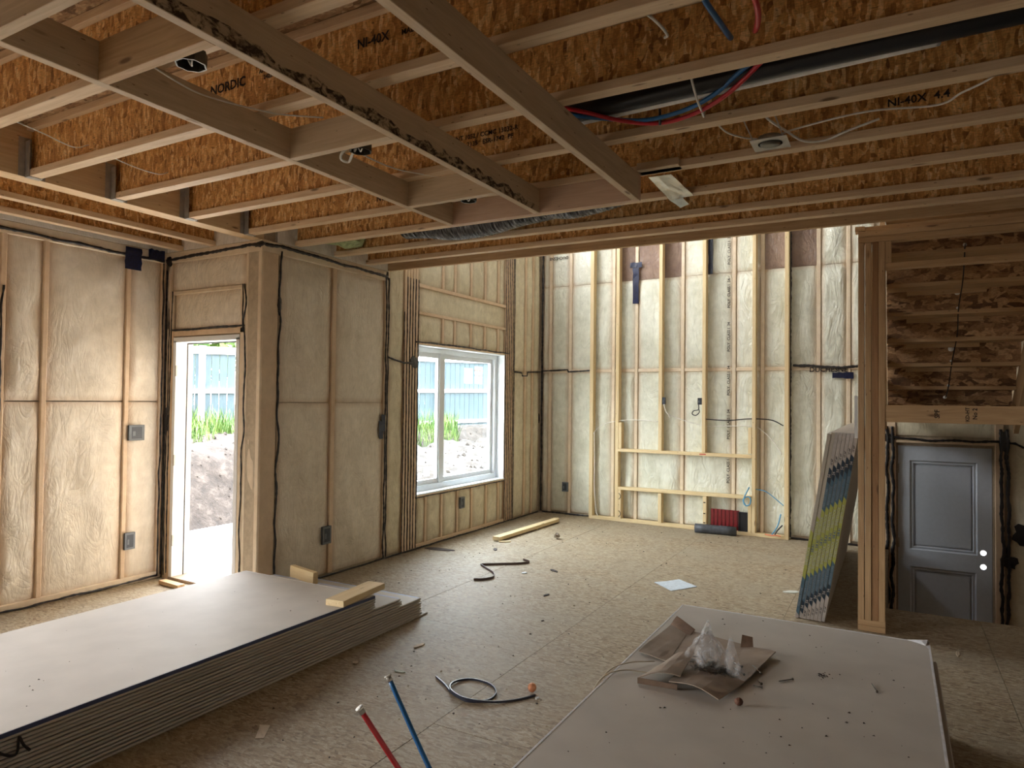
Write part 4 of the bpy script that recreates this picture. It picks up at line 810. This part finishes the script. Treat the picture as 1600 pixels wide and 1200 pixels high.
# round drain pipe, conduit
o = tube('drain_pipe', [(-1.30, 2.782, 2.825), (-1.2, 2.775, 2.825), (.35, 2.665, 2.80), (3.0, 2.665, 2.80)], .042, BLACKP, None, 4, 16); tag(o, 'long black drain pipe running between two ceiling joists at the upper right', 'pipe')
for x in (-.2,): 
    yy = 2.775-.0704*(x+1.2); tube('pipe_coupling', [(x-.04, yy+.003, 2.822), (x+.04, yy-.003, 2.818)], .047, BLACKP, o, 1, 16)
o = tube('white_conduit', [(-1.30, 2.812, 2.79), (-1.2, 2.805, 2.789), (.02, 2.715, 2.772), (.12, 2.71, 2.772)], .012, LED, None, 4, 8); tag(o, 'thin white pipe running along the underside of the black drain pipe', 'pipe')
bl = tube('water_pipe', [(-1.3, 2.70, 2.83), (-1.25, 2.72, 2.80), (-1.08, 2.77, 2.765), (-.93, 2.82, 2.75), (-.76, 2.80, 2.75), (-.62, 2.74, 2.765), (-.5, 2.66, 2.80), (-.3, 2.56, 2.86)], .0095, BLUEP); tag(bl, 'blue water pipe arcing below the black drain pipe', 'pipe')
rd = tube('water_pipe', [(-1.3, 2.66, 2.82), (-1.2, 2.70, 2.80), (-1.02, 2.79, 2.752), (-.87, 2.845, 2.735), (-.72, 2.82, 2.737), (-.58, 2.74, 2.75), (-.46, 2.66, 2.79), (-.3, 2.54, 2.86)], .0095, REDP); tag(rd, 'red water pipe arcing below the black drain pipe', 'pipe')
tube('cable_tie', [(-.87, 2.835, 2.722), (-.87, 2.83, 2.79)], .006, BLACKP, rd, 1, 6)
o = tube('water_pipe', [(-.53, 2.03, 2.85), (-.515, 2.12, 2.80), (-.50, 2.30, 2.80), (-.50, 2.46, 2.83)], .010, BLUEP); tag(o, 'short blue water pipe crossing the joist bay at the top right', 'pipe')
o = tube('water_pipe', [(-.385, 2.03, 2.85), (-.37, 2.12, 2.79), (-.375, 2.26, 2.785), (-.40, 2.38, 2.80), (-.42, 2.47, 2.84)], .010, REDP); tag(o, 'short red water pipe bending across the joist bay at the top right', 'pipe')
def wire(P, lab, r=.0035, m=None, name='cable'):
    o = tube(name, P, r, m or WIRE, None, 7, 6); return tag(o, lab, 'cable')
wire([(-2.33, 1.37, 2.76), (-2.30, 1.47, 2.71), (-2.345, 1.66, 2.71), (-2.36, 1.81, 2.73), (-2.335, 1.95, 2.745), (-2.30, 2.06, 2.757), (-2.165, 2.166, 2.757)], 'white cable lying over the left beam of the dropped frame, nearer one')
wire([(-2.18, 2.30, 2.68), (-2.23, 2.48, 2.71), (-2.27, 2.66, 2.73), (-2.28, 2.82, 2.745), (-2.25, 2.94, 2.756), (-2.18, 3.05, 2.757)], 'white cable lying over the left beam of the dropped frame, farther one')
wire([(-3.61, 1.56, 2.83), (-3.58, 1.72, 2.80), (-3.62, 1.9, 2.79), (-3.66, 2.0, 2.84)], 'thin pale cable in the joist bay at the far left, nearer one', .003)
wire([(-3.68, 2.07, 2.83), (-3.66, 2.24, 2.80), (-3.66, 2.38, 2.80), (-3.70, 2.47, 2.84)], 'thin pale cable in the joist bay at the far left, farther one', .003)
wire([(-.68, 2.60, 2.80), (-.68, 2.70, 2.745), (-.685, 2.80, 2.735), (-.70, 2.90, 2.75), (-.71, 2.95, 2.80)], 'white cable looped around the black drain pipe', .005)
wire([(.40, 3.04, 2.83), (.33, 3.11, 2.78), (.24, 3.2, 2.775), (.16, 3.30, 2.78), (-.1, 3.29, 2.80), (-.39, 3.30, 2.78), (-.5, 3.33, 2.76)], 'long white cable crossing toward the square ceiling box at the upper right', .0045)
wire([(-.50, 3.05, 2.80), (-.47, 3.11, 2.77), (-.42, 3.25, 2.762), (-.36, 3.42, 2.762), (-.27, 3.46, 2.765), (-.185, 3.42, 2.775), (-.05, 3.4, 2.80)], 'white cable sagging right of the square ceiling box', .0055)
wire([(-.70, 3.06, 2.80), (-.66, 3.15, 2.765), (-.60, 3.26, 2.765), (-.55, 3.30, 2.765)], 'white cable hanging left of the square ceiling box', .004)
wire([(-.78, 2.02, 2.85), (-.68, 2.12, 2.78), (-.66, 2.22, 2.77), (-.70, 2.33, 2.82)], 'white cable hanging in the joist bay near the top edge', .005)
# ceiling boxes
BD = plain('dark_steel_box', (.10, .09, .07), .4, .7)
def octbox(x, y, z, r, lab, ax=0):
    v, f = [], []; n = 8
    R_ = [(r, .045), (r, 0), (r*.9, 0), (r*.9, .042)]
    for rr, zz_ in R_:
        for k in range(n): a = math.pi/8+k*math.pi/4; v.append((x+rr*math.cos(a), y+rr*math.sin(a), z+zz_))
    for j in range(3):
        for k in range(n): f.append((j*n+k, (j+1)*n+k, (j+1)*n+(k+1) % n, j*n+(k+1) % n))
    f += [tuple(range(24, 32))[::-1], tuple(range(0, 8))]
    o = mesh('ceiling_box', v, f, BD); tag(o, lab, 'ceiling box', 'octagonal ceiling boxes')
    tube('box_wire', [(x-.02, y, z+.03), (x-.01, y+.01, z+.006), (x+.012, y-.005, z+.008), (x+.02, y, z+.03)], .003, WIRE, o); tube('bracket', [(x-r*.9, y-.012, z+.03), (x-r*1.5, y-.03, z+.045)], .004, GALV, o, 1, 6)
    return o
octbox(-2.01, 1.415, 2.622, .05, 'octagonal steel box on the nearest block of the dropped frame'); octbox(-2.045, 2.272, 2.622, .05, 'octagonal steel box on the middle block of the dropped frame with looped white cable'); octbox(-2.03, 3.125, 2.622, .045, 'octagonal steel box on the far block of the dropped frame')
wire([(-2.09, 2.27, 2.66), (-2.14, 2.26, 2.63), (-2.165, 2.28, 2.61), (-2.15, 2.31, 2.605), (-2.11, 2.29, 2.625), (-2.07, 2.27, 2.64)], 'white cable loop beside the middle octagonal ceiling box', .006)
bx = boxes('ceiling_box', [(-.575, -.415, 3.24, 3.40, 2.738, 2.741)], GALV); tag(bx, 'square galvanised plate with round steel box hanging between joists at the upper right', 'ceiling box')
tube('round_box', [(-.495, 3.32, 2.738), (-.495, 3.32, 2.77)], .055, GALV, bx, 1, 16); tube('box_opening', [(-.495, 3.32, 2.7365), (-.495, 3.32, 2.7385)], .046, BD, bx, 1, 16)
for x in (-.56, -.43): tube('hanger_wire', [(x, 3.25, 2.74), (x-.02, 3.06, 2.80)], .003, GALV, bx, 1, 5); tube('hanger_wire', [(x, 3.39, 2.74), (x, 3.49, 2.77)], .003, GALV, bx, 1, 5)
gi = lump('insulation_tuft', (-3.95, 4.22, 2.765), .17, plain('green_insulation', (.34, .40, .20), .9, var=.35), 'greenish fibreglass tuft stuffed between the joists at the far wall', 'insulation', sq=.45, jag=.6)
# ---------------------------------------------------------------- boxes and cables on the walls
def outlet(at, S, N, w_, h_, lab, m=None, name='outlet_box'):
    W = Wall(None, at, S, N); v = hexa(W, -w_/2, w_/2, -h_/2, h_/2, -.01, .012)
    o = mesh(name, v, BF, m or BOXG); tag(o, lab, 'electrical box', 'electrical boxes on the walls'); W.o = o
    v = hexa(W, -w_*.33, w_*.33, -h_*.38, h_*.38, .0122, .0135); mesh('box_opening', v, BF, plain('box_dark', (.03, .04, .055), .3), o)
    v = hexa(W, -w_*.28, -w_*.1, -h_*.2, h_*.1, .0136, .015); mesh('wire_stub', v, BF, BOXG, o); return o
outlet((XL+.014, 3.385, 1.23), (0, 1, 0), (1, 0, 0), .13, .125, 'dark switch box behind the film on the left wall at mid height'); outlet((XL+.012, 3.35, .355), (0, 1, 0), (1, 0, 0), .085, .135, 'grey outlet box low on the left wall beside the doorway')
outlet((XW+.010, 4.35, .36), (0, 1, 0), (1, 0, 0), .10, .15, 'grey outlet box low on the wall between doorway and window'); outlet((XW+.014, 6.45, .372), (0, 1, 0), (1, 0, 0), .085, .125, 'grey outlet box under the window')
outlet((-3.847, BY(-3.847)-.016, .37), (1, 0, 0), (0, -1, 0), .085, .125, 'dark outlet box low on the back wall near the far corner')
outlet((-2.466, FY(-2.47)+.02, 1.54), (1, 0, 0), (0, -1, 0), .04, .09, 'small box on the third tall stud of the fireplace frame', BLACKP); outlet((-2.022, FY(-2)+.02, 1.54), (1, 0, 0), (0, -1, 0), .05, .08, 'black box on the fourth tall stud of the fireplace frame', BLACKP)
Yw = 8.30
wire([(-1.96, 8.275, 1.327), (-1.703, 8.27, 1.319), (-1.445, 8.265, 1.343), (-1.213, 8.26, 1.335), (-1.08, 8.25, 1.275)], 'black cable strung across the right bays of the fireplace frame', .007, BLACKP)
wire([(-2.034, 8.25, 1.50), (-2.034, 8.24, 1.44), (-2.09, 8.24, 1.425), (-2.107, 8.24, 1.387), (-2.065, 8.24, 1.371), (-2.023, 8.24, 1.41), (-2.034, 8.24, 1.462)], 'black cable loop hanging from the box on the fourth stud', .006, BLACKP)
wire([(-3.40, 8.28, 1.10), (-3.371, 8.29, 1.144), (-3.274, 8.31, 1.227), (-3.035, 8.31, 1.285), (-2.802, 8.31, 1.295), (-2.553, 8.31, 1.28)], 'white cable strung across the left bays of the fireplace frame', .005)
wire([(-2.454, 8.25, 1.50), (-2.42, 8.25, 1.391), (-2.268, 8.30, 1.319), (-2.096, 8.30, 1.27), (-1.928, 8.30, 1.243), (-1.444, 8.29, 1.258), (-1.328, 8.28, 1.221), (-1.2, 8.27, 1.1), (-1.089, 8.24, .949)], 'white cable from the third stud box sagging across to the right stud', .005)
wire([(-2.46, 8.245, 1.50), (-2.43, 8.245, 1.41), (-2.40, 8.245, 1.375), (-2.385, 8.245, 1.34)], 'short white cable tail under the box on the third stud', .006)
wire([(-3.385, 8.275, 1.13), (-3.376, 8.27, .7), (-3.376, 8.27, .381), (-3.349, 8.27, .111), (-3.32, 8.26, .05)], 'white cable running down beside the first stud of the fireplace frame', .005)
BC = plain('blue_cable', (.12, .35, .55), .4)
wire([(-1.383, 8.255, .535), (-1.268, 8.25, .518), (-1.154, 8.25, .437), (-1.075, 8.24, .375)], 'blue cable looping across the rightmost bay of the fireplace frame', .006, BC)
wire([(-1.44, 8.205, .56), (-1.49, 8.20, .45), (-1.50, 8.20, .38), (-1.47, 8.20, .345), (-1.43, 8.20, .37), (-1.425, 8.20, .43), (-1.46, 8.205, .45), (-1.505, 8.20, .41), (-1.48, 8.20, .35)], 'small coil of blue cable at the end of the lower crosspiece', .008, BC)
wire([(-1.10, 8.22, .28), (-1.13, 8.20, .15), (-1.19, 8.18, .045)], 'blue cable bundle standing at the foot of the rightmost stud', .008, BC); wire([(-1.08, 8.20, .16), (-1.13, 8.18, .10), (-1.16, 8.17, .045)], 'black cable tail at the foot of the rightmost stud', .008, BLACKP)
wire([(-1.26, 8.15, .05), (-1.20, 8.14, .045), (-1.14, 8.14, .05), (-1.09, 8.14, .045)], 'orange string on the sill plate at the foot of the rightmost stud', .008, plain('orange_string', (.8, .25, .12), .6))
rt = boxes('red_mark', [(-2.02, -1.90, FY(-2)-.0015, FY(-2)+.0, .90, .915)], plain('red_paint', (.55, .12, .08), .7)); tag(rt, 'red paint mark on the upper crosspiece of the fireplace frame', 'paint mark')
# ---------------------------------------------------------------- outside
def sm(t): t = max(0, min(1, t)); return t*t*(3-2*t)
def ground(x, y):
    h1 = .35+.5*sm((-5.0-x)/4.5)
    e = max(-7.75-x, min(y-7.2, 3) if x > -7.75 else -7.75-x, 0); k_ = sm(e/.95)
    h = -.32+(h1+.32)*k_
    if x > -4.4: h = -.32
    return h+.10*noise.noise(Vector((x*1.2, y*1.2, 0)))+.05*noise.noise(Vector((x*4, y*4, 2)))*(1+k_)+.02*noise.noise(Vector((x*13, y*13, 5)))
v, f = [], []; nx, ny = 150, 210; X0, X1, Y0, Y1 = -17, -4.42, -1, 22
for j in range(ny+1):
    for i in range(nx+1): x, y = X0+(X1-X0)*i/nx, Y0+(Y1-Y0)*j/ny; v.append((x, y, ground(x, y)))
for j in range(ny):
    for i in range(nx): k = j*(nx+1)+i; f.append((k, k+1, k+nx+2, k+nx+1))
dt = NT('dirt'); n1 = dt.noise(dt.co(None, False), 5, 6, .15, .75); dc = dt.ramp(n1, [(.3, (.008, .006, .005)), (.5, (.022, .017, .014)), (.68, (.055, .046, .04))]); dt.bump(n1, .8, .05); DIRT = dt.set(Base_Color=dc, Roughness=.95)
gr = mesh('ground', v, f, DIRT, None, None, True); tag(gr, kind='structure')
g2 = tag(boxes('ground', [(-90, 60, 22, 120, -1.5, .2), (-90, -17, -60, 22, -1.5, .2), (-17, -5.7, -60, -1, -1.5, -.4), (-5.7, 60, -60, -3.4, -1.5, -.4), (-4.38, 3.3, 8.75, 22, -1.6, -1.05), (3.3, 60, -3.4, 22, -1.5, -.4)], DIRT), kind='structure')
CONC = plain('pale_concrete', (.84, .82, .78), .7, var=.04)
pc = tag(boxes('porch_slab', [(-7.52, XW-.15, YD+.17, 6.9, -.30, -.12)], CONC), kind='structure'); 
sb2 = tag(boxes('garage_slab', [(-.5, 3.2, 8.5, 12, -1.05, -.96)], CONC), kind='structure')
GRm = NT('grass_blade'); gc = GRm.ramp(GRm.n('TexNoise', {'Vector': GRm.co(None, False), 'Scale': 3.0}).outputs['Fac'], [(.35, (.022, .07, .006)), (.65, (.09, .15, .02))]); GR = GRm.set(Base_Color=gc, Roughness=.6)
fd = Vector((.326, .945, 0)).normalized(); fo = Vector((-10.8, 8.27, 0)); fn = Vector((fd.y, -fd.x, 0))
v, f = [], []
for i in range(26000):
    s = random.uniform(-5, 9); d = abs(random.gauss(0, 1.3))+.05 if random.random() < .7 else random.uniform(0, 3.0); p = fo+fd*s+fn*d
    g_ = noise.noise(Vector((p.x*.9, p.y*.9, 9)))
    if p.x > -7.9 or g_ < -.12+.10*d or (s > 4.5 and g_ < .12): continue
    h = random.uniform(.15, .62)*max(.3, 1-d*.28); a = random.random()*6.3; w_ = .006; zz_ = ground(p.x, p.y)-.02; k = len(v); l = Vector((math.cos(a), math.sin(a), 0)); q = h*random.uniform(.1, .6)
    m1 = p+l*q*.4+Vector((0, 0, zz_+h*.6)); t1 = p+l*q+Vector((0, 0, zz_+h)); s1 = Vector((-l.y, l.x, 0))*w_; b_ = p+Vector((0, 0, zz_))
    v += [b_-s1, b_+s1, m1+s1*.8, m1-s1*.8, t1]; f += [(k, k+1, k+2, k+3), (k+3, k+2, k+4)]
tag(mesh('tall_grass', v, f, GR), 'tall green grass growing on the dirt bank before the blue fence', 'grass', kind='stuff')
v, f = [], []
for i in range(1500):
    x, y = random.uniform(-10.5, -5), random.uniform(5, 14); r_ = random.uniform(.015, .06)*random.random(); z_ = ground(x, y); k = len(v)
    P = [(1, 0, 0), (-.5, .8, 0), (-.6, -.7, 0), (0, 0, .8), (0, 0, -.6)]; v += [(x+a*r_, y+b*r_, z_+c*r_) for a, b, c in P]; f += [(k, k+1, k+3), (k+1, k+2, k+3), (k+2, k, k+3), (k+1, k, k+4), (k+2, k+1, k+4), (k, k+2, k+4)]
tag(mesh('clods', v, f, DIRT), 'loose clods and stones on the dirt bank outside', 'dirt clods', kind='stuff')
FBl = lumber('blue_fence_board', (.035, .06, .075), (.05, .085, .10), knots=.05, dark=(.05, .10, .14)); FWh = plain('white_fence_trim', (.80, .82, .84), .6, var=.04)
fen = thing('wooden_fence', fo+fd*2, 'blue board fence with white rails and posts along the top of the dirt bank', 'fence')
def fp_(s, d, z): p = fo+fd*s+fn*d; return Vector((p.x, p.y, z))
s = -5.0
while s < 10: bar('fence_board', fp_(s, 0, .82+.016*s), fp_(s, 0, 2.38+.016*s), .132, .018, FBl, fen, up=fn); s += .142
for z_, hz_ in ((.90, .07), (1.62, .075), (2.36, .13)): bar('fence_rail', fp_(-5, .03, z_-.08), fp_(10, .03, z_+.17), .04, hz_, FWh, fen)
for s in (-2.87, -.28, 2.31, 4.90, 7.49): bar('fence_post', fp_(s, .05, .3), fp_(s, .05, 2.44+.016*s), .09, .09, FWh, fen, up=fn)
def tree(x, y, h, r, lab):
    t = thing('tree', (x, y, .2), lab, 'tree', 'trees beyond the fence'); tube('trunk', [(x, y, .1), (x+.1, y, h*.5), (x, y+.1, h*.85)], lambda q: .12*(1-.6*q), plain('bark', (.12, .09, .06), .9), t)
    v, f = [], []
    for i in range(2600):
        d = Vector((random.gauss(0, 1), random.gauss(0, 1), random.gauss(0, 1))).normalized()*r*random.uniform(.5, 1.05); c = Vector((x, y, h))+Vector((d.x, d.y, d.z*.8)); k = len(v)
        a = Vector((random.gauss(0, 1), random.gauss(0, 1), random.gauss(0, 1))).normalized()*.09; b_ = a.orthogonal().normalized()*.05; v += [c-a, c+b_, c+a, c-b_]; f.append((k, k+1, k+2, k+3))
    mesh('foliage', v, f, GR, t)
tree(-13.2, 9.6, 3.0, 1.5, 'leafy green tree showing above the fence through the doorway'); tree(-12.8, 14.5, 3.0, 1.3, 'leafy green tree beyond the fence, farther along')
# portals: tell the renderer where daylight enters
def portal(name, loc, rot, sx_, sy__):
    l = bpy.data.lights.new(name, 'AREA'); l.shape = 'RECTANGLE'; l.size = sx_; l.size_y = sy__; l.cycles.is_portal = True
    o = bpy.data.objects.new(name, l); C.objects.link(o); o.location = loc; o.rotation_euler = rot
H = math.pi/2
portal('portal', (XW-.13, 6.5, 1.32), (0, -H, 0), 1.55, 1.8); portal('portal', (XW-.13, 6.53, 4.62), (0, -H, 0), 1.05, 2.74); portal('portal', (-4.89, YD+.20, 1.0), (-H, 0, 0), .8, 2.0)
portal('portal', (XL-.16, -.125, 1.1), (0, -H, 0), 2.2, 1.95)
